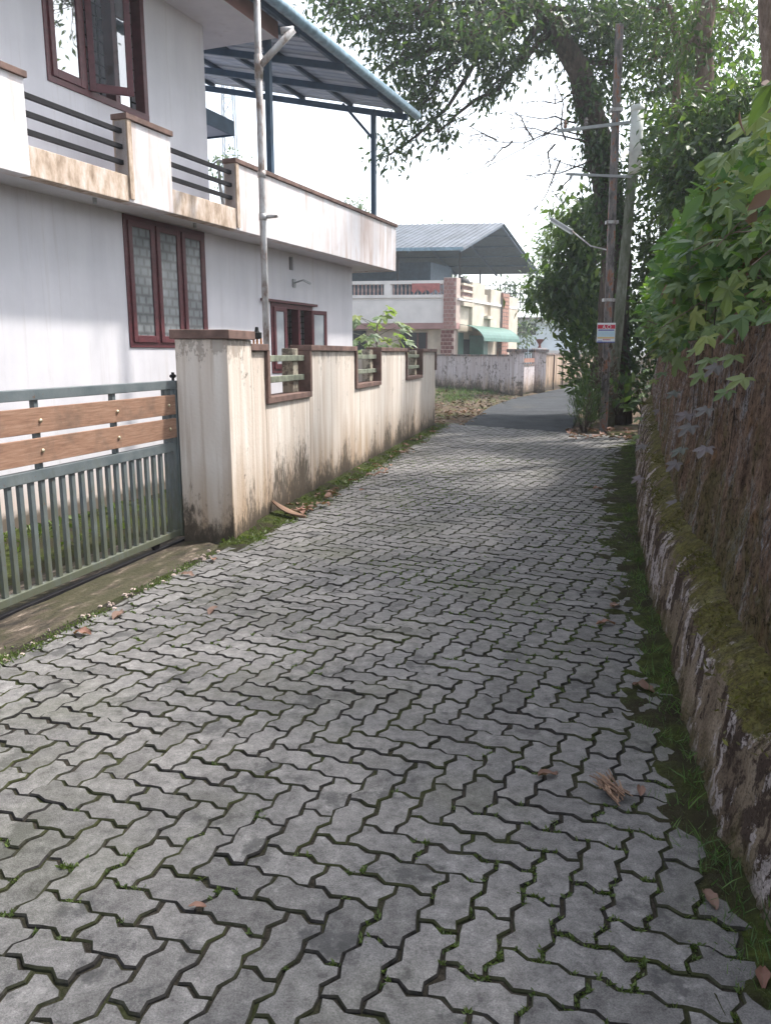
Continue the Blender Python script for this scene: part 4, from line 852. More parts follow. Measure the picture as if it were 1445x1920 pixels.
# ------------------------------------------------------------------ vegetation
def wander(a, b, n, amp):
    a = Vector(a); b = Vector(b); L = (b - a).length; out = []
    ph = random.uniform(0, 99)
    for k in range(n + 1):
        t = k / n; w = sin(pi * t) * amp * L
        out.append(a.lerp(b, t) + Vector((mn.noise(Vector((ph, t * 2.5, 0))), mn.noise(Vector((ph, t * 2.5, 9))), mn.noise(Vector((ph, t * 2.5, 17))))) * w)
    return out
def tree(name, label, base, trunk, radii, blobs, leaf=.16, mat='leaf_dark', bark='bark', cat='tree', T=T_OV, clump=16, spread=.35, group=None, droop=.6, twig_r=.012, limbs=True, src_z=None):
    base = Vector(base); t = thing(name, label, cat, base, 0, group)
    tm = MB(); tp = [Vector(p) - base for p in trunk]
    pts = []; rad = []
    for k in range(len(tp) - 1):
        seg = wander(tp[k], tp[k + 1], 5, .05)
        for m, p in enumerate(seg[:-1] if k < len(tp) - 2 else seg): pts.append(p); f = (k + m / 5) / (len(tp) - 1); rad.append(float(np.interp(f, np.linspace(0, 1, len(radii)), radii)))
    tm.tube(pts, rad, 10); tm.build('trunk', bark, t, smooth=True)
    lm = MB(); P = []; D = []; hi = src_z - base.z if src_z is not None else -99
    for (c, r, nt) in blobs:
        c = Vector(c) - base
        src = min(pts, key=lambda p: (p - c).length + max(0, c.z - p.z) * 1.5 + max(0, hi - p.z) * 2) if limbs else c
        if limbs:
            path = wander(src, c, 6, .16); lm.tube(path, [max(.02, radii[-1] * .8) * (1 - .75 * k / 6) for k in range(7)], 6)
        for k in range(nt):
            v = Vector(rng.normal(size=3)).normalized(); v = Vector((v.x * r[0], v.y * r[1], v.z * r[2])) * random.uniform(.35, 1.0) ** .6
            e = c + v; st = (path[random.randint(3, 6)] if limbs else c + v * .3)
            tw = wander(st, e, 4, .18); lm.tube(tw, [twig_r * (1 - .18 * m) for m in range(5)], 4, False)
            dr = (e - st).normalized()
            for m in range(clump):
                f = random.uniform(.45, 1.05); q = st.lerp(e, f) + Vector(rng.normal(size=3)) * spread * .5
                P.append(q); D.append(dr * .5 + Vector(rng.normal(size=3)) * .7 + Vector((0, 0, -droop)))
    if lm.v: lm.build('limbs', bark, t, smooth=True)['kind'] = 'stuff'
    P = np.array([p[:] for p in P]); D = np.array([p[:] for p in D]); n = len(P)
    leaf_cloud('crown', T, P, D, rng.normal(size=(n, 3)) * .6 + np.array([0, -.1, 1.0]), leaf * rng.uniform(.65, 1.3, n), mat, t)
    return t
def A(px, py, Y): return tuple(at(px, py, Y))

# the big leaning tree behind the poles: trunk, limbs to the upper left, hanging sprays
tb0 = (5.35, 18.6, -.05)
blobs = []
for px, py, Y, r, nt in [(px, py, Y, r, int(nt * 1.25)) for px, py, Y, r, nt in [(1010, 40, 18, (1.0, 1.2, .7), 26), (930, 30, 17.5, (1.1, 1.2, .7), 30), (850, 25, 17, (1.1, 1.2, .8), 32), (770, 30, 16.5, (1.0, 1.1, .8), 34), (690, 30, 16, (.9, 1.0, .7), 34), (620, 10, 15.5, (.7, .9, .5), 22),
                         (735, 120, 16.5, (.55, .8, .6), 20), (800, 140, 16.8, (.6, .8, .7), 22), (765, 215, 16.6, (.35, .6, .6), 12), (820, 250, 16.8, (.3, .5, .5), 8), (730, 290, 16.6, (.25, .4, .5), 8), (900, 110, 17.2, (.8, .9, .7), 22), (960, 130, 17.6, (.7, .9, .5), 16), (905, 180, 17.4, (.45, .6, .3), 8), (880, 60, 15.5, (.8, .8, .5), 20),
                         (1080, 60, 18.4, (1.0, 1.0, .9), 34), (1130, 30, 18.6, (1.0, 1.0, .9), 34), (1160, 120, 18.6, (.7, .8, .8), 24), (1108, 180, 18.2, (.4, .5, .7), 26), (1130, 280, 18.2, (.35, .45, .8), 30), (1148, 360, 18.2, (.4, .45, .7), 30), (1155, 440, 18.2, (.45, .45, .8), 30), (1200, 60, 19, (1.1, 1.2, 1.0), 30)]]:
    blobs.append((A(px, py, Y), r, nt))
for q in ((2.5, 18.5, 10.4), (.5, 17.5, 10.2), (-1.0, 16, 10.0), (4.2, 18.2, 11.0), (3.2, 15.2, 10.5), (6.5, 18, 11)): blobs.append((q, (1.4, 1.3, .8), 26))
tree('leaning_tree', 'big dark leaning tree behind the poles with branches hanging over the lane', tb0,
     [tb0, A(1150, 420, 18.5), A(1118, 250, 18.4), A(1085, 130, 18.3), A(1005, 5, 18.0), (2.4, 17.8, 10.6)], [.38, .33, .28, .24, .15, .09], blobs, leaf=.16, mat='leaf_dark', clump=20, spread=.3, src_z=7.2)
# bare twigs in front of the sky
tw = thing('bare_shrub', 'leafless twiggy branches against the sky left of the crossarms', 'branches', A(1128, 330, 18.2))
tb_ = MB(); o_ = Vector(A(1128, 330, 18.2))
for (x0_, y0_, x1_, y1_) in [(1120, 250, 880, 262), (1110, 265, 940, 235), (1120, 300, 980, 330), (1128, 330, 1020, 290), (1000, 262, 960, 200), (1040, 270, 1010, 340), (1100, 180, 990, 190), (1060, 262, 1035, 130), (1050, 300, 1000, 400), (960, 264, 920, 300), (1070, 330, 1040, 370), (1080, 230, 960, 215), (930, 262, 880, 235)]:
    a_ = Vector(A(x0_, y0_, 18.2)) - o_; e_ = Vector(A(x1_, y1_, 17.4)) - o_; pth = wander(a_, e_, 8, .12); tb_.tube(pth, [.022 * (1 - .1 * k) for k in range(9)], 5)
    for k in range(9):
        s_ = pth[random.randint(2, 8)]; e2 = s_ + Vector((random.uniform(-.7, .4), random.uniform(-.3, .3), random.uniform(-.5, .5))); tb_.tube(wander(s_, e2, 4, .2), [.008, .007, .006, .005, .004], 4)
tb_.build('twigs', 'bark', tw)
# trees on the bank, right
tree('bank_tree', 'slender brown trunk rising from the bank at the upper right', (7.0, 16.2, 1.2), [(7.0, 16.2, 1.2), A(1322, 240, 16.0), A(1318, 60, 16.0), (6.6, 15.8, 11)], [.2, .17, .15, .1],
     [(A(1330, 20, 16), (1.0, 1.0, .7), 18), (A(1290, 80, 16), (.7, .8, .6), 18), ((6.5, 15.8, 10.5), (1.8, 1.8, 1.2), 30)], leaf=.16, mat='leaf_mid', bark='bark_pale')
tree('edge_tree', 'pale brown trunk cut by the right edge of the photo', (6.6, 13.6, 1.8), [(6.6, 13.6, 1.8), A(1446, 120, 13.2), A(1436, -20, 13.0), (5.6, 12.6, 10)], [.17, .14, .12, .08],
     [((5.2, 12.3, 8.2), (1.5, 1.5, .9), 34), ((4.0, 11.6, 8.8), (1.4, 1.5, .9), 34), ((6.4, 13, 9.8), (1.6, 1.5, 1.0), 30)], leaf=.16, mat='leaf_mid', bark='bark_pale')
tree('thin_tree', 'thin forked tree with sparse leaves between the trunks at upper right', (6.2, 17.2, 1.2), [(6.2, 17.2, 1.2), A(1262, 230, 17), A(1275, 120, 17), A(1255, 10, 17)], [.11, .09, .07, .05],
     [(A(1255, 60, 17), (.8, .8, .6), 16), (A(1215, 110, 17), (.6, .7, .6), 14), (A(1290, 190, 17), (.6, .7, .5), 14), (A(1230, 15, 17), (.9, .8, .5), 20)], leaf=.14, mat='leaf_dark', bark='bark_pale')
tree('spreading_tree', 'leafy spreading tree filling the sky above the bank at upper right', (9.5, 22.0, 2.0), [(9.5, 22, 2.0), A(1300, 250, 21.5), A(1290, 60, 21), (8.2, 21, 12)], [.24, .2, .15, .08],
     [(A(x, y, Y), r_, n_) for x, y, Y, r_, n_ in [(1190, 20, 20, (1.0, 1, .8), 26), (1240, 90, 20.5, (1.0, 1, .8), 26), (1300, 30, 20.5, (1.1, 1, .8), 28), (1360, 90, 20.5, (1.1, 1, .9), 26), (1420, 30, 20.5, (1.0, 1, .9), 20), (1210, 180, 20.5, (.8, .9, .7), 22), (1280, 160, 21, (1.0, .9, .7), 22), (1370, 190, 21, (1.0, .9, .7), 22), (1430, 150, 20, (.7, .9, .7), 14)]], leaf=.2, mat='leaf_mid', bark='bark_pale', clump=16, spread=.4)
# ivy masses on the bank
tree('ivy_thicket', 'dark ivy thicket rising behind the white tube pole on the bank', (6.2, 15.4, 1.4), [(6.2, 15.4, 1.4), (6.1, 15.3, 3), (6.0, 15.2, 5)], [.12, .1, .06],
     [(A(x, y, Y), r, n_) for x, y, Y, r, n_ in [(1240, 300, 18, (.6, .8, .6), 40), (1270, 340, 14.6, (.7, .8, .7), 44), (1330, 320, 14.2, (.8, .8, .7), 46), (1390, 340, 13.8, (.7, .8, .7), 44), (1250, 400, 18, (.8, .8, .8), 46), (1300, 250, 15, (.7, .8, .6), 34), (1380, 240, 14.4, (.8, .8, .6), 36), (1440, 280, 13.6, (.7, .8, .8), 36), (1235, 480, 18.4, (.8, .8, .9), 50), (1220, 570, 18.4, (.8, .8, .9), 46), (1225, 240, 18.4, (.6, .6, .6), 24), (1420, 200, 14.2, (.6, .6, .5), 18)]], leaf=.18, mat='leaf_mid', clump=20, spread=.4)
tree('sunlit_thicket', 'yellow green leafy bush catching the sun above the dark ivy', (7.2, 15.6, 1.6), [(7.2, 15.6, 1.6), (7.0, 15.4, 3.6), (6.8, 15, 5.2)], [.1, .08, .05],
     [(A(x, y, Y), r, n_) for x, y, Y, r, n_ in [(1290, 200, 15.6, (.6, .7, .35), 16), (1400, 165, 15, (.7, .8, .4), 20), (1345, 175, 15.4, (.6, .7, .35), 16), (1445, 130, 14.5, (.6, .6, .4), 14)]], leaf=.14, mat='leaf_bright', clump=14)
# big-leaved hanging thicket left of the poles
tree('hanging_thicket', 'large leaved green thicket hanging over the road left of the poles', (6.4, 22.0, .3), [(6.4, 22.0, .3), (6.2, 21.8, 3), (5.9, 21.6, 5.2)], [.14, .11, .07],
     [(A(x, y, Y), r, n_) for x, y, Y, r, n_ in [(1085, 430, 21, (.7, .9, .7), 36), (1060, 500, 21, (.8, .9, .7), 40), (1030, 545, 21, (.75, .9, .5), 34), (1090, 560, 20.6, (.8, .9, .8), 40), (1110, 480, 20.6, (.7, .9, .8), 36), (1065, 585, 20.8, (.5, .8, .4), 22), (1115, 605, 20.2, (.35, .7, .45), 20), (1100, 400, 20.8, (.6, .8, .7), 28), (1130, 560, 20, (.5, .8, 1.0), 30)]], leaf=.27, mat='leaf_mid', T=T_OV, clump=13, spread=.45, droop=.9)
tree('pale_tree', 'pale green fine leaved tree behind the hanging thicket', (8.0, 30, -.05), [(8.0, 30, -.05), (7.6, 30, 3), (7.3, 30, 5)], [.16, .12, .07],
     [(A(x, y, Y), r, n_) for x, y, Y, r, n_ in [(1015, 480, 30, (.55, 1.0, .9), 34), (1035, 430, 30, (.8, 1.0, .8), 40), (1020, 540, 30, (.6, 1.0, .9), 36), (1060, 420, 30, (.8, 1, .8), 36)]], leaf=.17, mat='leaf_pale', clump=14, spread=.4)
tree('slim_tree', 'slim dark stem standing in front of the pale blue building', (8.5, 34, -.05), [(8.5, 34, -.05), A(1068, 600, 34)], [.11, .08], [(A(1070, 590, 34), (1.0, 1.0, .5), 20)], leaf=.22, mat='leaf_dark')
# trees behind the second house
for k, (px, Y, top, rr, m, lb) in enumerate([(880, 58, 500, 3.2, 'leaf_dark', 'dark tree behind the house, under the left half of the gabled roof'), (935, 60, 515, 3.2, 'leaf_dark', 'dark tree behind the house under the right half of the gabled roof'), (1050, 72, 500, 4.2, 'leaf_dark', 'dark tree rising behind the pale blue building'), (790, 60, 510, 3.5, 'leaf_dark', 'dark tree behind the baluster terrace'), (700, 55, 515, 3.0, 'leaf_dark', 'dark tree seen under the roof beside the white house')]):
    c = at(px, top + 45, Y); tree('background_tree', lb, (c.x, c.y, -.05), [(c.x, c.y, -.05), (c.x, c.y, c.z * .5), tuple(c)], [.2, .16, .1],
        [((c.x + random.uniform(-1, 1) * rr * .6, c.y + random.uniform(-1, 1), c.z + dz), (rr * .6, rr * .6, rr * .35), 22) for dz in (.2, -1.2, -2.4, -3.2)], leaf=.4, mat=m, clump=12, spread=.9, group='trees behind the far houses')
for px, py, Y, lb in ((838, 424, 75, 'tree top peeping over the ridge of the gabled roof'), (655, 382, 60, 'tree top peeping over the parapet of the white house'), (410, 300, 60, 'small tree crown seen past the terrace rails')):
    c = at(px, py, Y); tree('distant_tree', lb, (c.x, c.y, -.05), [(c.x, c.y, -.05), (c.x, c.y, c.z * .5), tuple(c)], [.2, .16, .1], [(tuple(c + Vector((random.uniform(-1.6, 1.6), 0, -random.uniform(0, .8)))), (1.2, 1.2, .6), 12) for _ in range(3)], leaf=.35, mat='leaf_mid', clump=9, spread=.8, group='tree tops above the roofs')
# trees on the bank outside the frame whose shade covers the lane
for (x, y, h, m) in ((6.2, 4.4, 9.0, 0), (6.4, 7.8, 9.4, 1), (7.0, 11.0, 9.8, 2), (6.0, 1.2, 8.8, 3)):
    bl = [((x + random.uniform(-2.0, 1.5), y + random.uniform(-1.8, 1.8), h + random.uniform(-2.4, .6)), (1.2, 1.2, .8), 15) for _ in range(13)]
    bl = [b for b in bl if (b[0][2] - .9 - CAM_H) / max(.3, b[0][1] + 1.2) > .47 or (b[0][0] - 1.3) / max(.3, b[0][1]) > .54]
    tree('shade_tree', ['tall tree on the bank beside the camera', 'tall tree on the bank above the vine', 'tall tree on the bank before the poles', 'tall tree on the bank behind the camera'][m], (x, y, 1.7), [(x, y, 1.7), (x, y, 5), (x - .4, y, h)], [.2, .16, .08], bl, leaf=.24, mat='leaf_mid', clump=13, spread=.6, group='trees shading the lane')

# vine over the top of the retaining wall
def vine_pts(n, y0, y1, hmin, hmax, depth, bulge):
    y = rng.uniform(y0, y1, n); h = rng.uniform(hmin, hmax, n); d = rng.uniform(0, 1, n) ** 1.3 * depth
    b = np.array([basex(v) for v in y])
    und = np.array([mn.noise(Vector((v * 1.3, w * 2, 6))) for v, w in zip(y, h)])
    x = b + .26 + .6 * np.clip(h, 0, 2) - bulge * np.sin(np.clip(h, 0, 1) * pi) + d + .22 * und
    z = 1.64 + 1.5 * h + .12 * und - .25 * np.clip(-h, 0, 1) - d * .2
    return np.stack([x, y, z], 1), h
vine = thing('climbing_vine', 'vine with star lobed green leaves spilling over the top of the earth wall', 'vine', (2.2, 5, 1.6)); vo = np.array([2.2, 5, 1.6])
P, h = vine_pts(2600, 2.75, 12.8, -.02, .8, .35, .36)
keep_ = np.array([mn.noise(Vector((p[1] * 2.2, p[2] * 2.6, 3))) + .5 * mn.noise(Vector((p[1] * 6, p[2] * 6, 8))) > -.16 for p in P]); P = P[keep_]; h = h[keep_]
D = np.stack([rng.normal(-.55, .45, len(P)), rng.normal(-.35, .5, len(P)), rng.normal(-.4, .35, len(P))], 1)
Nn = np.stack([rng.normal(-.35, .25, len(P)), rng.normal(-.3, .25, len(P)), rng.normal(.85, .15, len(P))], 1)
P[:, 2] += .14 * np.clip((6.5 - P[:, 1]) / 3, 0, 1); S = np.clip(rng.lognormal(-2.1, .36, len(P)), .06, .2)
Lx = [leaf for leaf in np.argsort(P[:, 1] * 1.0 + (P[:, 0] - np.array([basex(v) for v in P[:, 1]])) * 3 - (P[:, 1] < 2.6) * -20)]
front = Lx[:285]; rest = Lx[285:]
lm_ = bpy.data.meshes.new('leaf'); lm_.from_pydata([tuple(v) for v in T_LOBE[0]], [], [tuple(int(i) for i in f) for f in T_LOBE[1]]); lm_.materials.append(MAT['leaf_vine']); lm_.update()
def leaf_inst(p, d, nn_, s, me, parent):
    d = Vector(d).normalized(); b = Vector(nn_).cross(d).normalized(); n_ = d.cross(b)
    M4 = Matrix(((d.x, b.x, n_.x), (d.y, b.y, n_.y), (d.z, b.z, n_.z))).to_4x4()
    o = inst('leaf', me, parent); o.matrix_local = Matrix.Translation(Vector(p)) @ M4 @ Matrix.Diagonal((s, s, s, 1)); return o
def curled(seed):
    q = np.random.default_rng(seed); v = T_LOBE[0].copy(); rr = (v[:, 0] - .4) ** 2 + v[:, 1] ** 2
    v[:, 2] += -q.uniform(.1, .9) * v[:, 1] ** 2 - q.uniform(-.2, .7) * (v[:, 0] - .3) * np.abs(v[:, 0] - .3) + q.normal(0, .022, len(v)); v[1:, :2] += q.normal(0, .02, (len(v) - 1, 2))
    if seed % 2: k = q.integers(3, len(v) - 3); v[k:k + 2, :2] = v[0, :2] + (v[k:k + 2, :2] - v[0, :2]) * .5
    return v, T_LOBE[1]
CV = [curled(k) for k in range(8)]; cme = []
for v, f in CV:
    m_ = bpy.data.meshes.new('leaf'); m_.from_pydata([tuple(q) for q in v], [], [tuple(int(i) for i in q) for q in f]); m_.materials.append(MAT['leaf_vine']); m_.update(); cme.append(m_)
for k in front: leaf_inst(P[k] - vo, D[k], Nn[k], S[k], random.choice(cme), vine)
tv_ = []; tf_ = []; rest = np.array(rest); off = 0
Dn = nrm(D[rest]); Bn = nrm(np.cross(Nn[rest], Dn)); N3 = np.cross(Dn, Bn)
for a in range(len(rest)):
    v, f = CV[a % 8]; tv_.append(P[rest[a]] - vo + S[rest[a]] * (v[:, 0:1] * Dn[a] + v[:, 1:2] * Bn[a] + v[:, 2:3] * N3[a])); tf_.append(f + off); off += len(v)
np_mesh('foliage', np.concatenate(tv_), np.concatenate(tf_), 'leaf_vine', vine)['kind'] = 'stuff'
Pd = P[rng.choice(len(P), 150, False)] + rng.normal(size=(150, 3)) * .06
leaf_cloud('dead_leaves', T_OV2, Pd - vo, rng.normal(size=(150, 3)) * .5 + np.array([-.2, -.2, -.7]), rng.normal(size=(150, 3)), rng.uniform(.07, .15, 150), 'leaf_dry', vine, 'stuff')
Py, hy = vine_pts(1100, 2.9, 12.5, 0, .9, .3, .38)
leaf_cloud('young_leaves', T_OV2, Py - vo, rng.normal(size=(1100, 3)) * .6 + np.array([-.3, -.3, -.1]), rng.normal(size=(1100, 3)) * .5 + np.array([-.3, -.3, .8]), rng.uniform(.04, .1, 1100), 'leaf_bright', vine, 'stuff')
# stems
sm = MB()
for k in range(70):
    y = random.uniform(2.3, 12.5); x = basex(y) + .5; a_ = Vector((x + .5, y + random.uniform(-.3, .3), random.uniform(2.0, 2.9))); e_ = Vector((x - random.uniform(.05, .5), y + random.uniform(-.7, .3), random.uniform(1.3, 2.3)))
    sm.tube(wander(a_ - Vector(vo), e_ - Vector(vo), 6, .2), [.007 - .0007 * m for m in range(7)], 5)
sm.build('stems', 'bark_pale', vine)['kind'] = 'stuff'
# leaves trailing on the face of the wall
tr = thing('trailing_creeper', 'faded creeper leaves trailing down the dark face of the earth wall', 'creeper', (2.2, 5, 1.2)); to3 = Vector((2.2, 5, 1.2))
spots = [(1345, 690, 0), (1370, 678, 1), (1310, 770, 1), (1355, 665, 0), (1395, 725, 0), (1300, 835, 1), (1320, 790, 1), (1290, 860, 1), (1255, 695, 0), (1245, 660, 0), (1222, 690, 0), (1215, 735, 0), (1212, 780, 0), (1208, 812, 0), (1222, 830, 1), (1195, 848, 0), (1225, 720, 0), (1350, 760, 1), (1345, 830, 1), (1290, 935, 1), (1285, 730, 1), (1245, 765, 1), (1218, 890, 1), (1430, 700, 0), (1240, 710, 0), (1265, 650, 0), (1330, 650, 0), (1400, 660, 0)]
lg_ = bpy.data.meshes.new('leaf'); lg_.from_pydata([tuple(v) for v in T_LOBE[0]], [], [tuple(int(i) for i in f) for f in T_LOBE[1]]); lg_.materials.append(MAT['leaf_grey']); lg_.update()
for px, py, kind in spots:
    d = ray(px, py); t = 1.0
    while t < 14:
        p = Vector((0, 0, CAM_H)) + d * t
        if p.x > basex(p.y) + (.28 if p.z > ledge(p.y) else .05): break
        t += .02
    p = p + Vector((-.05, -.03, 0))
    leaf_inst(p - to3, (-.75 + random.uniform(-.2, .2), -.35 + random.uniform(-.3, .3), -.4), (-.25, -.3 + random.uniform(-.2, .2), .9), random.uniform(.11, .15) * (1 + .02 * p.y), lg_ if kind else lm_, tr)
st_ = MB()
for px, py, kind in spots[::2]:
    d = ray(px, py - 90); t = 1.0
    while t < 14:
        p = Vector((0, 0, CAM_H)) + d * t
        if p.x > basex(p.y) + .31: break
        t += .02
    st_.tube([p - to3 + Vector((-.02, 0, .1)), p - to3 + Vector((-.03, -.03, -.3)), p - to3 + Vector((-.02, .03, -.7))], [.004, .003, .002], 4)
st_.build('stems', 'bark', tr)['kind'] = 'stuff'
# broad-leaved shrubs above the vine
def shrub(name, label, n, y0, y1, hmin, hmax, depth, bulge, size, T, mat, extra=0):
    P, h = vine_pts(n, y0, y1, hmin, hmax, depth, bulge); P[:, 2] += extra
    D = np.stack([rng.normal(-.3, .6, n), rng.normal(-.2, .6, n), rng.normal(-.15, .4, n)], 1); Nn = np.stack([rng.normal(-.3, .4, n), rng.normal(-.3, .4, n), rng.normal(.8, .3, n)], 1)
    c = P.mean(0); c[2] = 1.66; t = thing(name, label, 'shrub', tuple(c)); leaf_cloud('foliage', T, P - c, D, Nn, rng.uniform(size[0], size[1], n), mat, t, 'stuff')
    s = MB()
    for k in range(40):
        e = Vector(P[random.randint(0, n - 1)] - c); a = Vector((e.x + .4, e.y + random.uniform(-.3, .3), .1)); s.tube(wander(a, e, 6, .15), [.012, .011, .01, .009, .008, .006, .004], 5)
    s.build('stems', 'bark_pale', t)['kind'] = 'stuff'; return t
shrub('broadleaf_shrub', 'bright green broad leaved shrub at the right edge above the vine', 1700, 4.4, 7.5, .2, 1.15, .7, .45, (.08, .2), T_OV2, 'leaf_bright')
shrub('roadside_shrub', 'fresh green leafy shrub on the bank between the vine and the poles', 4200, 6, 13.6, .02, 1.1, .8, .5, (.07, .16), T_OV2, 'leaf_bright')
shrub('dark_shrub', 'dense dark shrub filling the top of the bank behind the vine', 6000, 3.6, 14.0, .3, 1.5, 1.6, .1, (.1, .2), T_OV, 'leaf_mid')
# growth round the far end of the wall and the pole feet
def bush(name, label, c, r, n, size, mat, T=T_OV2, droop=.4, cat='bush'):
    c = Vector(c); P = rng.normal(size=(n, 3)); P = nrm(P) * (rng.uniform(.2, 1, (n, 1)) ** .5) * np.array(r); P[:, 2] += r[2] * .95; P[:, 2] = np.abs(P[:, 2])
    D = P / np.array(r) + rng.normal(size=(n, 3)) * .5 + np.array([0, 0, .6 - r[2] * 0 - droop * 2]); t = thing(name, label, cat, c)
    leaf_cloud('foliage', T, P, D, rng.normal(size=(n, 3)) * .5 + np.array([0, -.3, .9]), rng.uniform(size[0], size[1], n), mat, t, 'stuff'); s = MB()
    for k in range(16): e = Vector(P[random.randint(0, n - 1)]); s.tube(wander((e.x * .2, e.y * .2, -.05), e, 4, .15), [.012, .01, .008, .006, .004], 5)
    s.build('stems', 'bark', t)['kind'] = 'stuff'; return t
bush('weed_clump', 'tall grassy weeds leaning over the road at the foot of the rusty pole', gp(1092, 808) + Vector((.1, .25, 0)), (.34, .45, .5), 520, (.1, .26), 'leaf_mid', T_BLADE, .1)
bush('weed_clump', 'bushy weeds right behind the grassy clump by the pole', gp(1105, 790) + Vector((.1, .4, 0)), (.36, .6, .55), 480, (.06, .13), 'leaf_mid')
bush('broad_leaf_plant', 'dark broad leaved plant growing between the pole foot and the wall end', gp(1158, 800) + Vector((0, 0, .3)), (.35, .3, .4), 70, (.16, .28), 'leaf_mid', T_OV2)
bush('ivy_clump', 'dark dry creeper wrapped round the foot of the rusty pole', b1 + Vector((.0, .15, .2)), (.28, .2, .8), 260, (.06, .12), 'litter')
bush('bank_growth', 'dark foliage covering the recess between the poles and the wall end', (6.0, 18.3, .2), (.8, .6, 1.2), 1600, (.09, .2), 'leaf_dark')
bush('bank_growth', 'leafy growth on the bank behind the mossy pole', (5.2, 20.0, .2), (.9, 1.2, 1.6), 2000, (.1, .24), 'leaf_mid')
# young tree in the next plot, seen past the house corner
py0 = at(706, 662, 21.0)
yt = thing('papaya_plant', 'young plant with lobed leaves behind the boundary wall beside the house corner', 'plant', (py0.x, py0.y, 0))
MB().tube(wander((0, 0, -.05), (.02, 0, 2.3), 6, .03), [.05, .045, .04, .035, .03, .025, .02], 8).build('stem', 'bark_pale', yt, smooth=True)
sp = MB()
for k in range(26):
    z = 1.2 + 1.25 * (k / 26); a = k * 2.4; L = random.uniform(.4, .85); tip = Vector((cos(a) * L, sin(a) * L, z + .12 + random.uniform(-.1, .2))); sp.tube(wander((0, 0, z - .1), tip, 4, .1), [.012, .01, .009, .008, .006], 5)
    for m in range(3): leaf_inst(tip + Vector(rng.normal(size=3)) * .06, (cos(a) + random.uniform(-.5, .5), sin(a) + random.uniform(-.5, .5), -.35), (random.uniform(-.3, .3), -.3, 1), random.uniform(.3, .5), lm_, yt)
sp.build('stalks', 'mossy_pole', yt)

# ------------------------------------------------------------------ grass, moss tufts, litter
def tufts(name, label, pts, nb, size, mat, T=T_BLADE, spread=.03, up=1.0):
    P = []; D = []; S = []
    for p, sc_ in pts:
        for k in range(nb):
            P.append((p[0] + random.gauss(0, spread), p[1] + random.gauss(0, spread), p[2])); D.append((random.gauss(0, .5), random.gauss(0, .5), up * random.uniform(.4, 1))); S.append(random.uniform(*size) * sc_)
    P = np.array(P); n = len(P); return tag(leaf_cloud(name, T, P, np.array(D), rng.normal(size=(n, 3)) * .6 + np.array([0, 0, .6]), np.array(S), mat), label, 'grass', kind='stuff')
pts = []
for k in range(330):
    y = 1.4 + 13 * random.random() ** 1.4; o = random.random() ** 1.6 * mossw(y); pts.append(((basex(y) + .01 - o, y, .02), random.uniform(.5, 1.25) * (1 if o < .12 else .45)))
tufts('grass', 'small grass tufts growing from the moss at the foot of the earth wall', pts, 9, (.03, .085), 'grass')
pts = []
for k in range(420):
    s = random.uniform(-.2, 11.3); o = .02 + .3 * random.random(); p = W0 + WD * s + WN * o; pts.append(((p.x, p.y, .03 * (1 - o / .33)), random.uniform(.5, 1.2)))
for k in range(160):
    t = random.random(); p = PE0.lerp(PE1, t * 1.2 - .25) + Vector((random.gauss(0, .02), random.gauss(0, .02)))
    if mn.noise(Vector((p.x * 3, p.y * 3, 0))) > -.1: pts.append(((p.x, p.y, 0.0), .6))
tufts('moss_tufts', 'bright green moss tufts along the left edge of the pavers', pts, 10, (.015, .045), 'moss_leaf', T_OV, .03)
P = []; D = []
for k in range(2000):
    y = 1.2 + 12 * random.random() ** 1.3; t = random.gauss(.8, .12)
    if mn.noise(Vector((y * 2.3, t * 4, 3))) < .05: continue
    x, z = bank_point(y, 0, min(1, t))
    for m in range(5): P.append((x + random.gauss(0, .03), y + random.gauss(0, .03), z + random.uniform(-.012, .008))); D.append((random.gauss(-.3, .6), random.gauss(0, .6), random.uniform(.1, .8)))
P = np.array(P); n = len(P)
tag(leaf_cloud('ledge_moss', T_OV, P, np.array(D), rng.normal(size=(n, 3)) + np.array([0, 0, 1]), rng.uniform(.012, .035, n), 'moss_olive'), 'olive moss cushions on the ledge of the earth wall', 'moss', kind='stuff')
# growth in the joints
P = []; D = []
for (i, j, w, h) in joints:
    for k in range(10):
        e = random.choice(['b', 'l']); t = random.random(); g = float(np.interp(t, [0, .33, .67, 1], [0, WA, -WA, 0]))
        if e == 'b': a, b = (i + (t if w == 1 else t + random.randint(0, 1)), j + g)
        else: a, b = (i - g, j + (t if h == 1 else t + random.randint(0, 1)))
        q = l2w(a, b)
        if q.y < 1.3 or q.y > 12 or q.x < left_edge_x(q.y) or q.x > basex(q.y): continue
        if mn.noise(Vector((q.x * .8 + 3, q.y * .8, 1))) + .9 * mn.noise(Vector((q.x * 7, q.y * 7, 5))) + .25 * (q.x > .1) + random.uniform(-.15, .15) < .5: continue
        for m in range(9): P.append((q.x + random.gauss(0, .004), q.y + random.gauss(0, .004), -.008 + random.uniform(0, .005))); D.append((random.gauss(0, .8), random.gauss(0, .8), .7))
P = np.array(P); n = len(P)
tag(leaf_cloud('joint_moss', T_OV, P, np.array(D), rng.normal(size=(n, 3)) + np.array([0, 0, 1]), rng.uniform(.008, .02, n), 'moss_leaf'), 'tiny green moss and weeds growing in the paver joints', 'moss', kind='stuff')
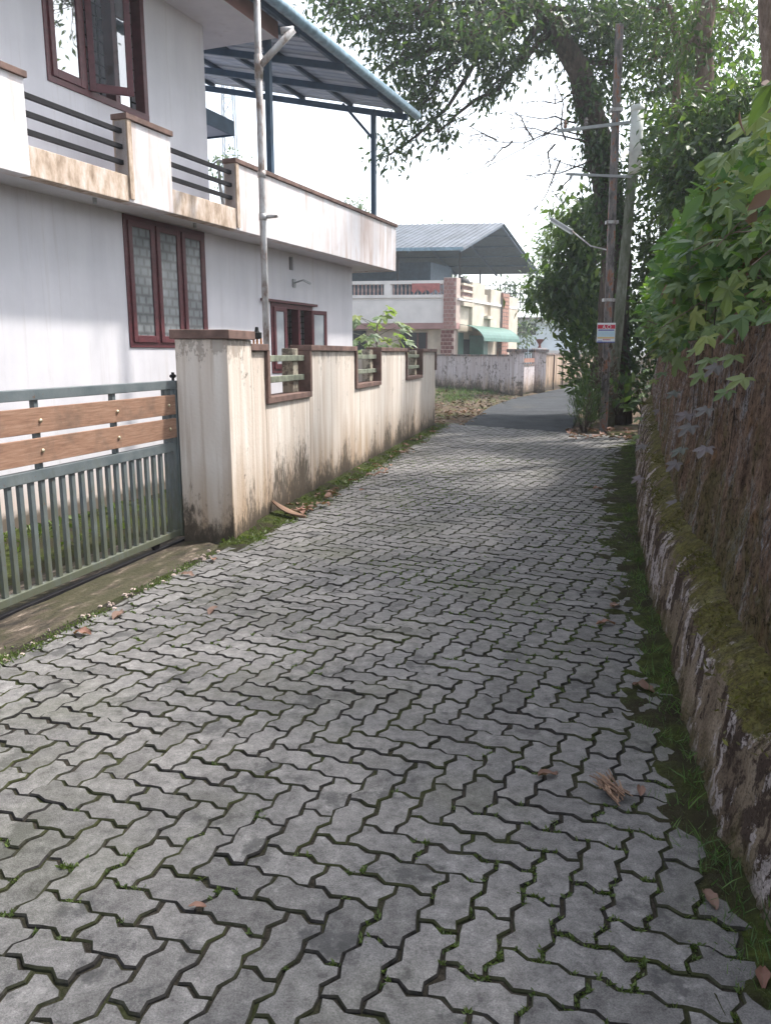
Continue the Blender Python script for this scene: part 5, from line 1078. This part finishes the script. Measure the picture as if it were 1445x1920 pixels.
# grass on the verge and weeds at the house foot
pts = []
while len(pts) < 420:
    x = random.uniform(.9, 5.5); y = random.uniform(18, 36)
    if x < asph_left(y) - .1 and x > .9 and mn.noise(Vector((x * .7, y * .5, 2))) + .03 * (y - 22) > .16: pts.append(((x, y, vz(x, y)), random.uniform(.6, 1.5)))
tufts('verge_grass', 'patchy green grass on the soil verge between the walls', pts, 10, (.06, .2), 'grass', spread=.12)
P = []
while len(P) < 2600:
    x = random.uniform(.9, 5.5); y = random.uniform(17.6, 36)
    if x < asph_left(y) - .02 + random.gauss(0, .1): P.append((x, y, max(-.03, vz(x, y)) + random.uniform(.005, .04)))
P = np.array(P); n = len(P); tag(leaf_cloud('leaf_litter', T_OV2, P, rng.normal(size=(n, 3)) * np.array([1, 1, .25]), rng.normal(size=(n, 3)) * .35 + np.array([0, 0, 1]), rng.uniform(.06, .16, n), 'litter'), 'dark brown leaf litter spread over the soil verge', 'leaf litter', kind='stuff')
pts = []
for k in range(220):
    s = random.uniform(-4, 6); o = .05 + random.random() ** 1.5 * .8; p = HP + U * s + Vector((U.y, -U.x)) * o
    if (p - W0).dot(WN) > -.35 or (p - G0).dot(Vector((-GD.y, GD.x))) > -.3: continue
    pts.append(((p.x, p.y, -.03), random.uniform(.6, 1.4)))
tufts('yard_weeds', 'low weeds and litter in the yard at the foot of the white house', pts, 6, (.025, .08), 'moss_leaf', T_OV2, .08)
def dry_mesh(seed):
    r = random.Random(seed); mb = MB(); n = 7; L = []
    for k in range(n):
        t = k / (n - 1); w = .26 * sin(pi * min(1, t * .9 + .06)) ** .8; z = .16 * sin(pi * t + r.uniform(-.4, .4)) * r.uniform(.3, 1.2); c = r.uniform(.04, .16)
        L += [(t - .5, -w, z + c), (t - .5, -w * .45, z + c * .2), (t - .5, 0, z), (t - .5, w * .45, z + c * .25), (t - .5, w, z + c * 1.1)]
    mb.add(L, [(k * 5 + m, k * 5 + m + 1, k * 5 + m + 6, k * 5 + m + 5) for k in range(n - 1) for m in range(4)]); return mb.mesh('fallen_leaf', 'leaf_dry', True)
DM = [dry_mesh(k) for k in range(6)]
def fallen(p, s, label, group=None, z=.006):
    o = inst('fallen_leaf', random.choice(DM), None, (p[0], p[1], z), (random.uniform(-.2, .2), random.uniform(-.2, .2), random.uniform(0, 6.3)), (s, s, s)); return tag(o, label, 'leaf', group)
for k in range(62):
    cl_ = random.choice([(4.0, .5, 'in the largest drift, below the panel between the first two notches'), (2.4, .3, 'in the small drift below the first notch'), (6.2, .5, 'in the drift below the panel past the second notch'), (8.8, 1.0, 'scattered along the far end of the wall'), (1.35, .2, 'beside the curled bark strip')])
    s = random.gauss(cl_[0], cl_[1]); p = W0 + WD * s + WN * abs(random.gauss(.26, .10))
    fallen(p, random.uniform(.07, .14), 'dry pinkish brown leaf ' + cl_[2], 'dry leaves ' + cl_[2], .03)
for px, py, s, lb in ((400, 1148, .11, 'brown leaf alone on the pavers level with the gate'), (155, 1190, .12, 'reddish brown leaf on the mossy paving edge in front of the gate'), (222, 1157, .11, 'pale brown leaf at the paving edge below the gate roller'), (352, 1080, .1, 'small red leaf at the paving edge near the pillar'), (400, 1052, .09, 'small red leaf in the moss right of the pillar'), (1152, 1140, .11, 'upper of two pink leaves beside the moss bed'), (1135, 1172, .11, 'lower of two pink leaves beside the moss bed'), (1205, 1293, .11, 'long brown leaf lying across the edge of the moss bed'), (1027, 1458, .08, 'brown leaf left of the straw bundle'), (1330, 1692, .075, 'pink leaf on dark moss near the bottom right'), (1430, 1840, .07, 'brown leaf at the bottom right corner'), (1200, 1487, .06, 'small brown leaf right of the straw bundle'), (1282, 1463, .06, 'small pink leaf on the moss near the wall foot'), (1120, 918, .14, 'brown leaf on the moss bed in the middle distance'), (370, 1705, .05, 'tiny red leaf bit in a joint near the bottom left')):
    fallen(gp(px, py), s, lb)
for k in range(80):
    x = random.uniform(1.1, 2.6); y = random.uniform(17.2, 24)
    if x < asph_left(y) + .2: fallen((x, y), random.uniform(.1, .18), 'dry brown leaf in the litter on the soil verge past the wall end', 'dry leaves on the verge', max(0, vz(x, y)) + .02)
for k in range(40):
    p = gp(random.uniform(1060, 1180), random.uniform(806, 825)); fallen(p, random.uniform(.1, .2), 'dry leaf in the litter at the foot of the poles', 'dry leaves at the pole foot', .02)
# curled bark / palm sheath by the wall
c0 = gp(542, 972); cs = MB(); n_ = 12; L = []
for k in range(n_):
    t = k / (n_ - 1); w = .05 * sin(pi * (t * .85 + .1)); z = .015 + .12 * (1 - t) ** 2.2
    for m in range(5): a = (m - 2) / 2; L.append(((t - .5) * .36, a * w, z + .03 * a * a))
cs.add(L, [(k * 5 + m, k * 5 + m + 1, k * 5 + m + 6, k * 5 + m + 5) for k in range(n_ - 1) for m in range(4)])
o = cs.build('curled_bark', 'straw', None, True); o.location = c0; o.rotation_euler = (0, 0, -.4); o.modifiers.new('s', 'SOLIDIFY').thickness = .006; tag(o, 'curled dry bark strip lying on the moss near the wall pillar', 'bark')
# straw bundle
c0 = gp(1142, 1482); sb = MB()
for k in range(46):
    a = random.gauss(1.75, .28); L_ = random.uniform(.05, .11); m0 = Vector((random.gauss(0, .018), random.gauss(0, .03), random.uniform(.006, .035))); d = Vector((cos(a), sin(a), random.uniform(-.15, .15))) * L_; sb.bar(m0 - d * .6, m0 + d * .6, random.uniform(.002, .006), .002)
o = sb.build('straw_bundle', 'straw'); o.location = c0; tag(o, 'small bundle of dry straw and twigs lying on the pavers', 'straw')
# ------------------------------------------------------------------ thin volume added to lift the shadows and veil the view like lens glare
hz = MB().box(-420, 420, -420, 620, -1.06, 26).build('glare_veil', 'soil'); tag(hz, 'thin pale veil added over the lane to lift the shadows like lens glare', 'glare_veil', kind='stuff')
hm = bpy.data.materials.new('glare_veil'); hm.use_nodes = True; hm.node_tree.nodes.remove(hm.node_tree.nodes['Principled BSDF'])
pv_ = hm.node_tree.nodes.new('ShaderNodeVolumePrincipled'); pv_.inputs['Color'].default_value = (0.88, 0.95, 1.0, 1); pv_.inputs['Density'].default_value = 0.0018; pv_.inputs['Anisotropy'].default_value = 0.4
hm.node_tree.links.new(pv_.outputs[0], hm.node_tree.nodes['Material Output'].inputs['Volume']); hz.data.materials.clear(); hz.data.materials.append(hm)
# grey-white chips and dirt along the paving edge
ch = MB()
for k in range(60):
    t = random.random(); p = PE0.lerp(PE1, t * 1.3 - .3) + Vector((random.gauss(-.03, .03), random.gauss(0, .02))); a = random.uniform(.006, .018); h_ = random.uniform(.004, .01); ch.hexa([(p.x - a, p.y - a * .8, -.004), (p.x + a, p.y - a, -.004), (p.x + a * .8, p.y + a, -.004), (p.x - a, p.y + a * .7, -.004)], [(p.x - a * .6, p.y - a * .5, h_), (p.x + a * .7, p.y - a * .6, h_), (p.x + a * .5, p.y + a * .6, h_ * .8), (p.x - a * .6, p.y + a * .4, h_)])
tag(ch.build('gravel', 'mortar'), 'pale crumbs of broken concrete along the paving edge before the gate', 'gravel', kind='stuff')
bpy.context.view_layer.update()
